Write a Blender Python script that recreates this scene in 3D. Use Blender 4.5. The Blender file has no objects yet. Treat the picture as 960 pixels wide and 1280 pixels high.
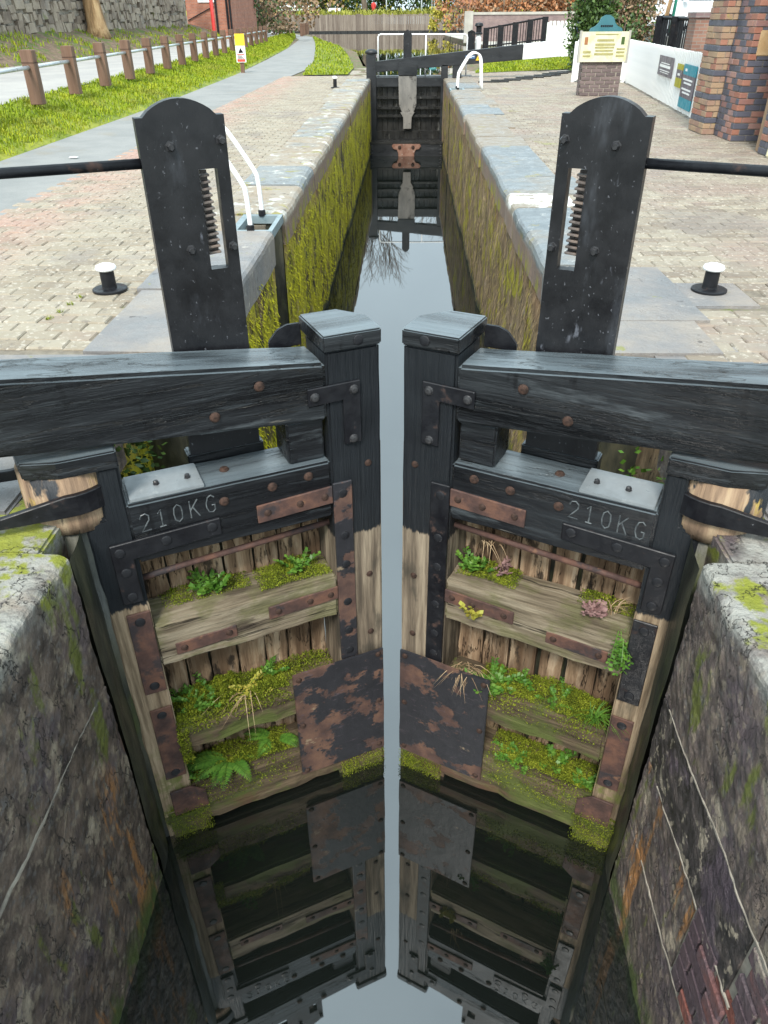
import bpy, bmesh, math, random
from mathutils import Vector, Matrix, noise
R = math.radians
rnd = random.Random(7)
sc = bpy.context.scene
COL = sc.collection

# ------------------------------------------------------------------ camera
F_PX, PITCH, YAW, ROLL = 934.6, 0.585488, 0.0336195, -0.0074028
CAM = Vector((0.0814, 0.0, 1.5488))
_F = Vector((-math.sin(YAW)*math.cos(PITCH), math.cos(YAW)*math.cos(PITCH), -math.sin(PITCH)))
_R0 = Vector((math.cos(YAW), math.sin(YAW), 0)); _U0 = _R0.cross(_F)
_R = _R0*math.cos(ROLL)+_U0*math.sin(ROLL); _U = _U0*math.cos(ROLL)-_R0*math.sin(ROLL)
cd = bpy.data.cameras.new('camera'); cam = bpy.data.objects.new('camera', cd); COL.objects.link(cam)
cam.matrix_world = Matrix(((_R.x,_U.x,-_F.x,CAM.x),(_R.y,_U.y,-_F.y,CAM.y),(_R.z,_U.z,-_F.z,CAM.z),(0,0,0,1)))
cd.sensor_fit = 'VERTICAL'; cd.sensor_height = 36; cd.sensor_width = 27; cd.lens = 36*F_PX/1280
cd.clip_end = 2000; cd.clip_start = 0.02
sc.camera = cam
# ------------------------------------------------------------------ sky, sun, exposure
SUN_EL, SUN_AZ = R(50), R(192)          # azimuth of the sun, clockwise from +Y: behind the camera and to the left
w = bpy.data.worlds.new('World'); sc.world = w; w.use_nodes = True
nt = w.node_tree; nt.nodes.clear()
sky = nt.nodes.new('ShaderNodeTexSky'); sky.sky_type = 'NISHITA'; sky.sun_disc = False
sky.sun_elevation = SUN_EL; sky.sun_rotation = SUN_AZ; sky.dust_density = 4.0; sky.air_density = 1.2; sky.ozone_density = 1.5
hs = nt.nodes.new('ShaderNodeHueSaturation'); hs.inputs['Saturation'].default_value = 0.62
tc = nt.nodes.new('ShaderNodeTexCoord'); cn = nt.nodes.new('ShaderNodeTexNoise'); cn.inputs['Scale'].default_value = 2.2; cn.inputs['Detail'].default_value = 6
cr = nt.nodes.new('ShaderNodeMapRange'); cr.inputs[1].default_value = .35; cr.inputs[2].default_value = .65; cr.inputs[3].default_value = .55; cr.inputs[4].default_value = .85
mx = nt.nodes.new('ShaderNodeMix'); mx.data_type = 'RGBA'; mx.inputs['B'].default_value = (7.0, 8.7, 9.4, 1)   # even thin cloud
bg = nt.nodes.new('ShaderNodeBackground'); bg.inputs['Strength'].default_value = 0.125
wo = nt.nodes.new('ShaderNodeOutputWorld')
L = nt.links.new
L(sky.outputs[0], hs.inputs['Color']); L(tc.outputs['Generated'], cn.inputs['Vector']); L(cn.outputs[0], cr.inputs[0])
L(cr.outputs[0], mx.inputs['Factor']); L(hs.outputs[0], mx.inputs['A']); L(mx.outputs['Result'], bg.inputs[0]); L(bg.outputs[0], wo.inputs[0])
sd = bpy.data.lights.new('sun', 'SUN'); sd.energy = 2.2; sd.angle = R(14); sd.color = (1, .95, .87)
so = bpy.data.objects.new('sun', sd); COL.objects.link(so)
sv = Vector((math.sin(SUN_AZ)*math.cos(SUN_EL), math.cos(SUN_AZ)*math.cos(SUN_EL), math.sin(SUN_EL)))
so.rotation_euler = sv.to_track_quat('Z', 'Y').to_euler(); so.location = (0, 0, 30)
vs = sc.view_settings; vs.view_transform = 'Standard'; vs.look = 'None'; vs.gamma = 1; vs.exposure = 0.95
sc.render.engine = 'CYCLES'

# ------------------------------------------------------------------ helpers
def ray(x, y): return _F + _R*((x-480)/F_PX) - _U*((y-640)/F_PX)
def at(x, y, Y):                         # point of the place seen at photo pixel x,y and standing Y metres upstream
    d = ray(x, y); return CAM + d*((Y-CAM.y)/d.y)
def gnd(x, y, z=0.0):
    d = ray(x, y); return CAM + d*((z-CAM.z)/d.z)
def proj(P):
    d = Vector(P)-CAM; z = d.dot(_F)
    if z <= .01: return None
    return 480+F_PX*d.dot(_R)/z, 640-F_PX*d.dot(_U)/z, z
def tag(o, label=None, cat=None, group=None, kind=None):
    if label: o['label'] = label
    if cat: o['category'] = cat
    if group: o['group'] = group
    if kind: o['kind'] = kind
    return o
def thing(name, label, cat, loc=(0,0,0), rz=0, group=None):
    o = bpy.data.objects.new(name, None); COL.objects.link(o); o.location = loc; o.rotation_euler = (0,0,rz)
    o.empty_display_size = .1
    return tag(o, label, cat, group)
def link(name, me, parent=None, loc=None, rot=None, scale=None):
    o = bpy.data.objects.new(name, me); COL.objects.link(o)
    if parent: o.parent = parent
    if loc is not None: o.location = loc
    if rot is not None: o.rotation_euler = rot
    if scale is not None: o.scale = scale
    return o
def ns(p, s=1.0): return noise.noise(Vector(p)*s)

class MB:
    def __init__(s, sx=1): s.v = []; s.f = []; s.sx = sx
    def add(s, vs, fs):
        b = len(s.v); s.v += [tuple(v) for v in vs]; s.f += [tuple(b+i for i in f) for f in fs]; return s
    def box(s, x0, x1, y0, y1, z0, z1):
        return s.add([(x0,y0,z0),(x1,y0,z0),(x1,y1,z0),(x0,y1,z0),(x0,y0,z1),(x1,y0,z1),(x1,y1,z1),(x0,y1,z1)],
                     [(3,2,1,0),(4,5,6,7),(0,1,5,4),(1,2,6,5),(2,3,7,6),(3,0,4,7)])
    def prism(s, pts, a, b, ax=1):                       # outline pts in the plane across axis ax, from a to b
        n = len(pts)
        def P(p, t): return {0:(t,p[0],p[1]), 1:(p[0],t,p[1]), 2:(p[0],p[1],t)}[ax]
        return s.add([P(p,a) for p in pts]+[P(p,b) for p in pts],
                     [tuple(range(n))[::-1], tuple(range(n,2*n))]+[(i,(i+1)%n,n+(i+1)%n,n+i) for i in range(n)])
    def tube(s, path, r, seg=8, caps=True):
        path = [Vector(p) for p in path]; rs = r if isinstance(r, (list, tuple)) else [r]*len(path); b = len(s.v); up = None
        for i, p in enumerate(path):
            t = (path[min(i+1,len(path)-1)]-path[max(i-1,0)]).normalized()
            if up is None: up = t.orthogonal().normalized()
            up = (up - t*up.dot(t)).normalized(); q = t.cross(up)
            for k in range(seg):
                a = 2*math.pi*k/seg; s.v.append(tuple(p+(up*math.cos(a)+q*math.sin(a))*rs[i]))
        for i in range(len(path)-1):
            for k in range(seg): s.f.append((b+i*seg+k, b+i*seg+(k+1)%seg, b+(i+1)*seg+(k+1)%seg, b+(i+1)*seg+k))
        if caps: s.f.append(tuple(b+k for k in range(seg))[::-1]); s.f.append(tuple(b+(len(path)-1)*seg+k for k in range(seg)))
        return s
    def lathe(s, prof, c=(0,0,0), seg=16):
        b = len(s.v)
        for r, z in prof:
            for k in range(seg):
                a = 2*math.pi*k/seg; s.v.append((c[0]+r*math.cos(a), c[1]+r*math.sin(a), c[2]+z))
        for i in range(len(prof)-1):
            for k in range(seg): s.f.append((b+i*seg+k, b+i*seg+(k+1)%seg, b+(i+1)*seg+(k+1)%seg, b+(i+1)*seg+k))
        s.f.append(tuple(b+k for k in range(seg))[::-1]); s.f.append(tuple(b+(len(prof)-1)*seg+k for k in range(seg)))
        return s
    def mesh(s, name, mat, bev=0, bseg=2, smooth=False, step=None, amp=0, fr=6, normals=True, zmax=None):
        me = bpy.data.meshes.new(name)
        me.from_pydata([(x*s.sx, y, z) for x, y, z in s.v], [], s.f)
        if normals or bev or step or amp:
            bm = bmesh.new(); bm.from_mesh(me)
            if normals: bmesh.ops.recalc_face_normals(bm, faces=bm.faces[:])
            if bev:
                es = [e for e in bm.edges if len(e.link_faces) == 2 and e.calc_face_angle(0) > R(25)]
                bmesh.ops.bevel(bm, geom=es, offset=bev, segments=bseg, affect='EDGES', clamp_overlap=True)
            if step:
                for ax in range(3):
                    lo = min(v.co[ax] for v in bm.verts); hi = max(v.co[ax] for v in bm.verts); n = int((hi-lo)/step)
                    for i in range(1, n+1):
                        co = Vector(); no = Vector(); co[ax] = lo+(hi-lo)*i/(n+1); no[ax] = 1
                        bmesh.ops.bisect_plane(bm, geom=bm.verts[:]+bm.edges[:]+bm.faces[:], plane_co=co, plane_no=no)
            if amp:
                bm.normal_update()
                for v in bm.verts:
                    k = ns(v.co, fr)+.5*ns(v.co, fr*2.7)
                    v.co += v.normal*amp*k
            bm.to_mesh(me); bm.free()
        if smooth:
            for p in me.polygons: p.use_smooth = True
        if mat: me.materials.append(mat)
        return me
    def build(s, name, mat, parent=None, loc=None, rot=None, **kw):
        return link(name, s.mesh(name, mat, **kw), parent, loc, rot)

# ------------------------------------------------------------------ materials
def M(name, cols, s=4, st=(1,1,1), layers=(), rough=.65, rvar=.15, bump=.25, bs=30, bst=None, spec=.5, coord='Object', isl=0, det=6, ior=None, metal=0, bd=.01):
    m = bpy.data.materials.new(name); m.use_nodes = True; n = m.node_tree; N = n.nodes; lk = n.links.new
    b = N['Principled BSDF']
    if coord == 'pos': src = N.new('ShaderNodeNewGeometry').outputs['Position']
    else: src = N.new('ShaderNodeTexCoord').outputs['Object']
    off = N.new('ShaderNodeVectorMath'); off.operation = 'ADD'; off.inputs[1].default_value = (rnd.random()*9, rnd.random()*9, rnd.random()*9); lk(src, off.inputs[0])
    def noise_(sc_, st_, d=det):
        mp = N.new('ShaderNodeVectorMath'); mp.operation = 'MULTIPLY'; mp.inputs[1].default_value = st_; lk(off.outputs[0], mp.inputs[0])
        t = N.new('ShaderNodeTexNoise'); t.inputs['Scale'].default_value = sc_; t.inputs['Detail'].default_value = d; t.inputs['Roughness'].default_value = .62; lk(mp.outputs[0], t.inputs['Vector']); return t.outputs[0]
    def rng(v, a, b_, c=0, d=1):
        r = N.new('ShaderNodeMapRange'); r.interpolation_type = 'SMOOTHSTEP'; lk(v, r.inputs[0])
        for i, q in zip((1,2,3,4), (a,b_,c,d)): r.inputs[i].default_value = q
        return r.outputs[0]
    def math_(op, a, b_):
        q = N.new('ShaderNodeMath'); q.operation = op
        for i, z in enumerate((a, b_)):
            if isinstance(z, (int, float)): q.inputs[i].default_value = z
            else: lk(z, q.inputs[i])
        return q.outputs[0]
    def mix(f, a, b_):
        q = N.new('ShaderNodeMix'); q.data_type = 'RGBA'
        if isinstance(f, (int, float)): q.inputs[0].default_value = f
        else: lk(f, q.inputs[0])
        for k, z in (('A', a), ('B', b_)):
            if isinstance(z, tuple): q.inputs[k].default_value = (*z, 1)
            else: lk(z, q.inputs[k])
        return q.outputs['Result']
    fac = noise_(s, st)
    fac = rng(fac, .3, .7)
    if isl:
        g = N.new('ShaderNodeNewGeometry'); oi = N.new('ShaderNodeObjectInfo')
        rr = math_('FRACT', math_('ADD', g.outputs['Random Per Island'], oi.outputs['Random']), 0)
        fac = math_('ADD', math_('MULTIPLY', fac, 1-isl), math_('MULTIPLY', rr, isl))
    cr = N.new('ShaderNodeValToRGB'); e = cr.color_ramp.elements
    while len(e) < len(cols): e.new(.5)
    for i, c in enumerate(cols): e[i].position = i/max(1, len(cols)-1); e[i].color = (*c, 1)
    lk(fac, cr.inputs[0]); col = cr.outputs[0]
    ro = rng(noise_(bs*.3, st), .3, .7, max(.02, rough-rvar), min(1, rough+rvar))
    if any('zg' in l or 'xg' in l or 'yg' in l for l in layers):
        sp = N.new('ShaderNodeSeparateXYZ'); lk(src, sp.inputs[0])
    hsum = None
    for l in layers:
        nn = noise_(l.get('s', 5), l.get('st', (1,1,1)), l.get('d', 5))
        if 'ridge' in l: mk = rng(math_('ABSOLUTE', math_('SUBTRACT', nn, .5), 0), 0, l['ridge'], 1, 0)
        else: mk = rng(nn, l.get('lo', .5), l.get('hi', .6))
        for ax, key in enumerate(('xg', 'yg', 'zg')):
            if key in l:
                j = noise_(l.get('js', 14), l.get('jst', (1,1,1)))
                zz = math_('ADD', sp.outputs[ax], math_('MULTIPLY', math_('SUBTRACT', j, .5), l.get('j', .1)))
                g0, g1 = l[key]
                mk = math_('MULTIPLY', mk, rng(zz, g0, g1) if g0 < g1 else rng(zz, g1, g0, 1, 0))
        if l.get('up'):                                      # keeps the layer to upward faces
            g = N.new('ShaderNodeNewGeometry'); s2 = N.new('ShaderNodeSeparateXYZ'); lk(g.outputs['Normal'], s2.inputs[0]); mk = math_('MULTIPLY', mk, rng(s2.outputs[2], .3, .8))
        mk = math_('MULTIPLY', mk, l.get('a', 1.0))
        c2 = l['c']
        if len(c2) == 2: c2 = mix(noise_(l.get('s', 5)*3, l.get('st', (1,1,1))), c2[0], c2[1])
        col = mix(mk, col, c2)
        if 'r' in l: 
            q = N.new('ShaderNodeMix'); lk(mk, q.inputs[0]); lk(ro, q.inputs[2]); q.inputs[3].default_value = l['r']; ro = q.outputs[0]
        if 'h' in l:
            t = math_('MULTIPLY', mk, l['h']); hsum = t if hsum is None else math_('ADD', hsum, t)
    lk(col, b.inputs['Base Color']); lk(ro, b.inputs['Roughness'])
    b.inputs['Specular IOR Level'].default_value = spec; b.inputs['Metallic'].default_value = metal
    if ior: b.inputs['IOR'].default_value = ior
    if bump:
        bp = N.new('ShaderNodeBump'); bp.inputs['Strength'].default_value = bump; bp.inputs['Distance'].default_value = bd
        hh = noise_(bs, bst or st, 8)
        if hsum is not None: hh = math_('ADD', hh, hsum)
        lk(hh, bp.inputs['Height']); lk(bp.outputs[0], b.inputs['Normal'])
    return m
GX, GZ = (.07,1,1), (1,1,.06)
BLK = ((.003,.0035,.0045),(.008,.009,.011),(.016,.019,.022))
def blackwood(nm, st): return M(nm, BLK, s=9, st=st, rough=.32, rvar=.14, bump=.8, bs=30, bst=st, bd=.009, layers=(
    dict(c=((.035,.043,.05),(.075,.088,.096)), s=34, st=st, lo=.55, hi=.72, a=.42, r=.45),
    dict(c=((.07,.085,.095),(.15,.17,.18)), s=6, st=(st[0]**.6,st[1],st[2]**.6), lo=.60, hi=.70, a=.45, r=.5, d=10),
    dict(c=(.20,.18,.15), s=30, st=st, lo=.68, hi=.75, a=.6, r=.8),
    dict(c=(.001,.001,.001), s=3.2, st=(st[0]*1.6,1,st[2]*1.6) , ridge=.007, a=.95, r=.7, h=-2.0, d=7),
    dict(c=(.002,.002,.003), s=8, st=(1,1,.18) if st[0] < .5 else (1,1,.3), lo=.60, hi=.66, a=.7, r=.3),
    dict(c=((.09,.115,.13),(.17,.205,.225)), s=9, st=st, lo=.22, hi=.62, a=.9, r=.28, up=1, d=9)))  # last layer: reflected sky sheen painted as blue-grey on the upward faces
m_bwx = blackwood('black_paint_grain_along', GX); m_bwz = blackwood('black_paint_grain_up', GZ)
m_biron = M('black_painted_iron', ((.004,.004,.006),(.012,.013,.016)), s=8, spec=.35, rough=.46, rvar=.12, bump=.35, bs=60, bd=.004, layers=(
    dict(c=((.10,.05,.035),(.05,.035,.03)), s=9, lo=.60, hi=.70, r=.85, a=.7), dict(c=(.22,.23,.24), s=70, lo=.70, hi=.76, a=.6, r=.5)))
m_stand = M('black_paint_chipped', ((.003,.003,.0045),(.009,.009,.011)), s=5, rough=.42, rvar=.12, bump=.3, bs=40, bst=(1,1,.25), bd=.004, layers=(
    dict(c=(.26,.27,.30), s=66, st=(1,1,.7), lo=.63, hi=.69, a=.35, r=.6, d=10), dict(c=(.15,.16,.19), s=14, st=(1,1,.35), lo=.64, hi=.72, a=.6, r=.6), dict(c=(.05,.055,.065), s=9, st=(1,1,.3), lo=.55, hi=.75, a=.7)))
m_tarred = M('tarred_hide', ((.006,.006,.007),(.02,.02,.02)), s=6, rough=.5, bump=.3)
RUST = ((.038,.021,.018),(.075,.038,.030),(.13,.062,.040))
m_rust = M('rusty_iron', RUST, s=10, rough=.82, bump=.6, bs=45, bd=.006, layers=(dict(c=(.02,.02,.024), s=6, lo=.56, hi=.64, a=.8), dict(c=(.22,.11,.06), s=16, lo=.62, hi=.72, a=.6)))
m_rack = M('worn_iron_rack', ((.05,.04,.035),(.12,.10,.09),(.2,.15,.12)), s=18, rough=.55, bump=.4, bs=60, bd=.004)
m_plate = M('flaking_steel_plate', ((.050,.029,.025),(.088,.048,.037),(.14,.076,.05)), s=7, rough=.72, bump=.5, bs=30, bst=(1,1,.6), bd=.006, layers=(
    dict(c=((.010,.011,.014),(.03,.03,.036)), s=4.6, st=(.9,1,1.1), lo=.465, hi=.50, r=.5, h=.5, d=11), dict(c=(.26,.20,.13), s=9, st=(.7,1,1.2), lo=.66, hi=.72, a=.8), dict(c=(.09,.07,.085), s=18, st=(1,1,4), lo=.6, hi=.7, a=.5)))
def oldwood(nm, st, cols, layers=(), bump=.8): return M(nm, cols, s=24, st=st, rough=.85, rvar=.1, bump=bump, det=9, bs=50, bst=st, bd=.012, spec=.25, layers=layers)
OAK = ((.10,.072,.047),(.25,.185,.12),(.43,.335,.23))
PAINT = lambda z0, z1: dict(c=((.007,.008,.010),(.022,.026,.03)), s=2, lo=0, hi=.01, zg=(z0, z1), j=.075, js=22, jst=(3,3,.2), r=.38)
m_mitre = oldwood('mitre_post_oak', GZ, ((.07,.056,.042),(.17,.135,.098),(.31,.255,.185)), (dict(c=(.05,.045,.035), s=8, st=(1,1,.3), lo=.55, hi=.68, a=.8), dict(c=(.06,.075,.02), s=7, lo=.5, hi=.7, zg=(-1.55,-1.9), j=.4), PAINT(-.376,-.362)))
m_heel = oldwood('heel_post_oak', GZ, OAK, (dict(c=(.10,.085,.06), s=6, st=(1,1,.25), lo=.54, hi=.68, a=.8), dict(c=(.10,.13,.02), s=9, lo=.46, hi=.6, zg=(-1.2,-1.9), j=.9, js=4), PAINT(-.466,-.452)))
m_heeltop = oldwood('heel_post_round_oak', GZ, ((.12,.08,.055),(.25,.17,.11),(.38,.28,.18)), (dict(c=(.42,.30,.05), s=7, st=(1,1,.5), lo=.55, hi=.66, a=.7), dict(c=((.008,.009,.011),(.03,.034,.04)), s=5, st=(1,1,.5), lo=.50, hi=.54, r=.4)))
m_plank = oldwood('rotting_planks', GZ, ((.13,.08,.048),(.31,.21,.13),(.47,.36,.25)), (dict(c=(.10,.06,.035), s=5, st=(1,1,.3), lo=.48, hi=.6, a=.8), dict(c=(.018,.014,.011), s=8, st=(1.3,1,.45), lo=.56, hi=.63, d=8, a=.85), dict(c=(.01,.008,.006), s=9, st=(1,1,.10), ridge=.007, a=.7, h=-1.2), dict(c=(.05,.07,.015), s=5, lo=.5, hi=.7, zg=(-1.2,-2.0), j=.3)), bump=1)
m_rail = oldwood('mossy_rail_oak', GX, ((.075,.058,.038),(.17,.138,.095),(.27,.23,.165)), (dict(c=((.08,.085,.03),(.14,.135,.06)), s=7, st=(.7,1,1), lo=.46, hi=.60, a=.65, d=10), dict(c=(.02,.015,.01), s=5, st=(.06,1,1), ridge=.012, a=.8, h=-1.2), dict(c=(.055,.04,.03), s=5, st=(.3,1,1), lo=.56, hi=.66, a=.8)))
m_rail3 = oldwood('dark_wet_rail_oak', GX, ((.04,.03,.02),(.085,.063,.04),(.14,.105,.065)), (dict(c=((.05,.07,.015),(.10,.13,.03)), s=6, st=(.6,1,1), lo=.46, hi=.62, a=.8), dict(c=(.10,.05,.035), s=5, st=(.4,1,1), lo=.57, hi=.68, a=.7)))
m_grey_steel = M('grey_painted_steel', ((.17,.19,.20),(.22,.24,.25)), s=5, rough=.42, bump=.12, bs=80, bd=.003, layers=(dict(c=(.3,.32,.32), s=14, lo=.6, hi=.7, a=.5),))
m_boltrust = M('rusty_bolt', ((.02,.014,.012),(.075,.043,.032)), s=40, rough=.9, spec=.2, bump=.4, bs=90, bd=.003)
m_boltblk = M('painted_bolt', ((.008,.008,.01),(.035,.035,.037)), s=40, rough=.4, bump=.3, bs=90, bd=.003)
m_carve = M('carved_edge_highlight', ((.03,.036,.04),(.12,.135,.14)), s=40, rough=.5, bump=0)  # lighter grey paints in the highlight along the carved letter edges
m_galv = M('galvanised_tube', ((.42,.46,.48),(.55,.58,.60)), s=8, rough=.4, bump=.1, metal=.3)
m_white = M('white_paint', ((.74,.75,.75),(.84,.84,.83)), s=6, rough=.5, bump=.1, layers=(dict(c=(.5,.5,.46), s=10, lo=.64, hi=.74, a=.6),))
m_blue_slate = None
SIDE = dict(c=((.13,.095,.085),(.27,.17,.11)), s=5, st=(1,1,.5), lo=.0, hi=.25, zg=(-.05,-.11), j=.10, a=.9, d=9, r=.9)
SIDE2 = dict(c=((.16,.16,.014),(.33,.30,.02)), s=5, st=(1,1,.4), lo=.50, hi=.58, zg=(-.10,-.20), j=.14, a=.9, d=9)
COPL = (dict(c=((.42,.42,.37),(.64,.62,.56)), s=5, lo=.565, hi=.62, a=.85, d=10), dict(c=((.30,.24,.03),(.20,.2,.03)), s=3.2, lo=.58, hi=.64, a=.8, d=9), dict(c=(.09,.075,.06), s=13, lo=.59, hi=.65, a=.7, d=9), SIDE, SIDE2)
m_copL = M('coping_stone_weathered', ((.18,.205,.22),(.22,.23,.225),(.28,.22,.155),(.31,.285,.24)), s=2.6, rough=.6, rvar=.25, bump=.9, bs=22, bd=.02, coord='pos', isl=.65, layers=COPL, det=9)
m_copR = M('coping_stone_slate', ((.15,.175,.19),(.175,.195,.205),(.23,.185,.135),(.24,.21,.17)), s=2.6, rough=.48, rvar=.25, bump=.7, bs=24, bd=.016, coord='pos', isl=.7, layers=(dict(c=((.34,.35,.34),(.5,.5,.47)), s=11, lo=.61, hi=.66, a=.7, d=9), dict(c=(.24,.20,.05), s=4, lo=.61, hi=.67, a=.7, d=9), dict(c=(.07,.07,.07), s=15, lo=.60, hi=.66, a=.6, d=9), SIDE, SIDE2), det=9)
m_slab = M('wet_stone_slab', ((.14,.15,.16),(.20,.19,.185),(.27,.235,.20)), s=2.2, rough=.5, rvar=.25, bump=.7, bs=20, bd=.016, det=9, coord='pos', isl=.3, layers=(dict(c=((.45,.42,.35),(.60,.57,.50)), s=7, st=(.6,1.4,1), lo=.645, hi=.70, a=.7), dict(c=(.2,.2,.03), s=5, lo=.66, hi=.72, a=.8), dict(c=(.05,.045,.045), s=9, lo=.66, hi=.7, a=.7)))
m_limewash = M('whitewashed_stone', ((.50,.49,.46),(.70,.69,.66)), s=5, rough=.7, bump=.6, coord='pos', layers=(dict(c=((.22,.19,.15),(.3,.27,.22)), s=4.5, lo=.48, hi=.56, d=10), SIDE))
PVS = (dict(c=((.42,.38,.31),(.56,.52,.45)), s=30, lo=.56, hi=.63, a=.6, d=9), dict(c=((.10,.085,.075),(.17,.145,.12)), s=19, lo=.58, hi=.66, a=.6, d=9), dict(c=((.16,.14,.125),(.22,.19,.17)), s=.9, lo=.54, hi=.66, a=.55, d=8), dict(c=(.22,.23,.05), s=1.6, lo=.66, hi=.74, a=.5))
m_paveL = M('buff_pavers', ((0.197,0.161,0.119),(0.250,0.211,0.156),(0.305,0.266,0.202),(0.224,0.170,0.129)), s=1.1, rough=.75, bump=.5, bs=45, bd=.008, coord='pos', isl=.6, layers=(dict(c=((.34,.17,.13),(.38,.25,.2)), s=2, lo=.35, hi=.6, xg=(-2.6,-3.6), j=.8, js=2, a=.75), dict(c=(.20,.19,.185), s=2.5, lo=.3, hi=.55, yg=(6.35,6.2), j=.25, a=.0))+PVS)
m_paveR = M('purple_buff_pavers', ((0.172,0.139,0.108),(0.220,0.183,0.140),(0.291,0.256,0.197),(0.192,0.156,0.126)), s=1.0, rough=.72, bump=.5, bs=45, bd=.008, coord='pos', isl=.6, layers=(dict(c=((.23,.165,.14),(.27,.20,.165)), s=1.2, lo=.47, hi=.62, a=.55),)+PVS)
m_bed = M('paving_joint_sand', ((.13,.11,.085),(.22,.19,.145)), s=12, rough=.95, bump=.4, coord='pos', layers=(dict(c=(.09,.11,.02), s=3, lo=.58, hi=.66),))
m_tarmac = M('pale_tarmac', ((.20,.205,.20),(.255,.255,.245)), s=1.5, rough=.85, bump=.4, bs=180, bd=.006, coord='pos', layers=(dict(c=(.33,.32,.29), s=90, lo=.6, hi=.68, a=.5), dict(c=(.23,.20,.15), s=.9, lo=.56, hi=.7, a=.5)))
m_road = M('pale_road', ((.30,.29,.28),(.38,.365,.34)), s=.8, rough=.85, bump=.3, bs=120, coord='pos')
m_soil = M('leafy_soil', ((.09,.06,.04),(.20,.14,.09)), s=7, rough=.95, bump=.8, bs=40, coord='pos', layers=(dict(c=((.05,.09,.015),(.10,.14,.02)), s=2.4, lo=.5, hi=.6),))
m_turf = M('turf_base', ((.09,.13,.012),(.19,.22,.02)), s=3, rough=.95, bump=.8, bs=60, coord='pos')
m_verge = M('mossy_verge', ((.09,.13,.012),(.17,.21,.018),(.26,.27,.03)), s=2, rough=.95, bump=.9, bs=50, coord='pos')
m_blade = M('grass_blades', ((.12,.19,.010),(.23,.30,.014),(.38,.38,.025)), s=1.2, rough=.7, bump=0, coord='pos', isl=.5, spec=.2, layers=(dict(c=(.26,.25,.04), s=1.1, lo=.52, hi=.64, a=.6),))
m_moss = M('bright_moss', ((.03,.04,.008),(.10,.13,.012),(.20,.24,.02),(.32,.33,.04)), s=12, rough=.9, bump=0, isl=.6, spec=.15)
m_herb = M('herb_leaves', ((.035,.10,.015),(.07,.17,.02),(.13,.24,.03)), s=9, rough=.55, bump=0, isl=.6, spec=.35)
m_yleaf = M('yellow_green_leaf', ((.25,.26,.03),(.36,.30,.05)), s=9, rough=.6, bump=0, isl=.6)
m_pink = M('pink_stonecrop', ((.16,.075,.075),(.30,.19,.175)), s=9, rough=.7, bump=0, isl=.7)
m_straw = M('dry_straw', ((.22,.14,.08),(.38,.27,.16),(.5,.4,.26)), s=9, rough=.85, bump=0, isl=.7, spec=.2)
m_leafwall = M('recess_ivy_leaf', ((.02,.05,.012),(.05,.10,.02),(.09,.15,.03)), s=9, rough=.5, bump=0, isl=.8)
m_wallmoss = M('hanging_wall_moss', ((.14,.145,.012),(.36,.345,.014),(.64,.56,.025),(.46,.43,.025)), s=4.0, st=(1,1,.8), rough=.9, bump=0, coord='pos', isl=.3, spec=.1, layers=(dict(c=((.13,.085,.04),(.27,.18,.10)), s=2.6, st=(1,1,.8), lo=.53, hi=.60, a=.85, d=8), dict(c=(.03,.028,.012), s=7, st=(1,1,.25), lo=.60, hi=.66, a=.5)))
m_wallstraw = M('hanging_wall_roots', ((.28,.19,.10),(.46,.33,.18),(.60,.46,.27)), s=2.0, st=(1,1,.4), rough=.9, bump=0, coord='pos', isl=.55, spec=.1, layers=(dict(c=((.30,.28,.02),(.52,.45,.03)), s=2.2, st=(1,1.2,.6), lo=.48, hi=.55, a=.9), dict(c=(.05,.035,.02), s=7, st=(1,1,.12), lo=.57, hi=.63, a=.8)))
WALLB = dict(rough=.85, rvar=.12, bump=1, bs=22, bst=(1,1,.25), bd=.03, coord='pos', spec=.3)
WL2 = lambda a, b: (dict(c=a, s=3.8, st=(1,1,.7), lo=b, hi=b+.08, a=.92, d=9, h=.5), dict(c=((.24,.13,.06),(.34,.21,.12)), s=4, st=(1,1,.5), lo=.40, hi=.58, zg=(-.60,-.30), j=.3, a=.75, d=9), dict(c=((.015,.014,.010),(.035,.03,.02)), s=11, st=(1,1,.2), lo=.60, hi=.66, a=.6, d=8, h=-.5), dict(c=((.25,.20,.16),(.36,.30,.25)), s=5, lo=.62, hi=.67, a=.7, d=9), dict(c=(.02,.02,.015), s=2.4, st=(1,1,.5), ridge=.006, a=.8, h=-1.0, d=6), dict(c=(.045,.05,.03), s=3, lo=.3, hi=.5, zg=(-1.78,-1.95), j=.15))
m_wallL = M('moss_grown_wall', ((.035,.03,.016),(.095,.08,.03),(.16,.135,.05)), s=7, st=(1,1,.6), layers=WL2(((.28,.27,.012),(.56,.49,.03)), .42), det=9, **WALLB)
m_wallR = M('root_hung_wall', ((.09,.062,.036),(.20,.14,.082),(.33,.24,.15)), s=10, st=(1,1,.3), layers=WL2(((.20,.20,.012),(.42,.37,.02)), .545), det=9, **WALLB)
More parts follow.
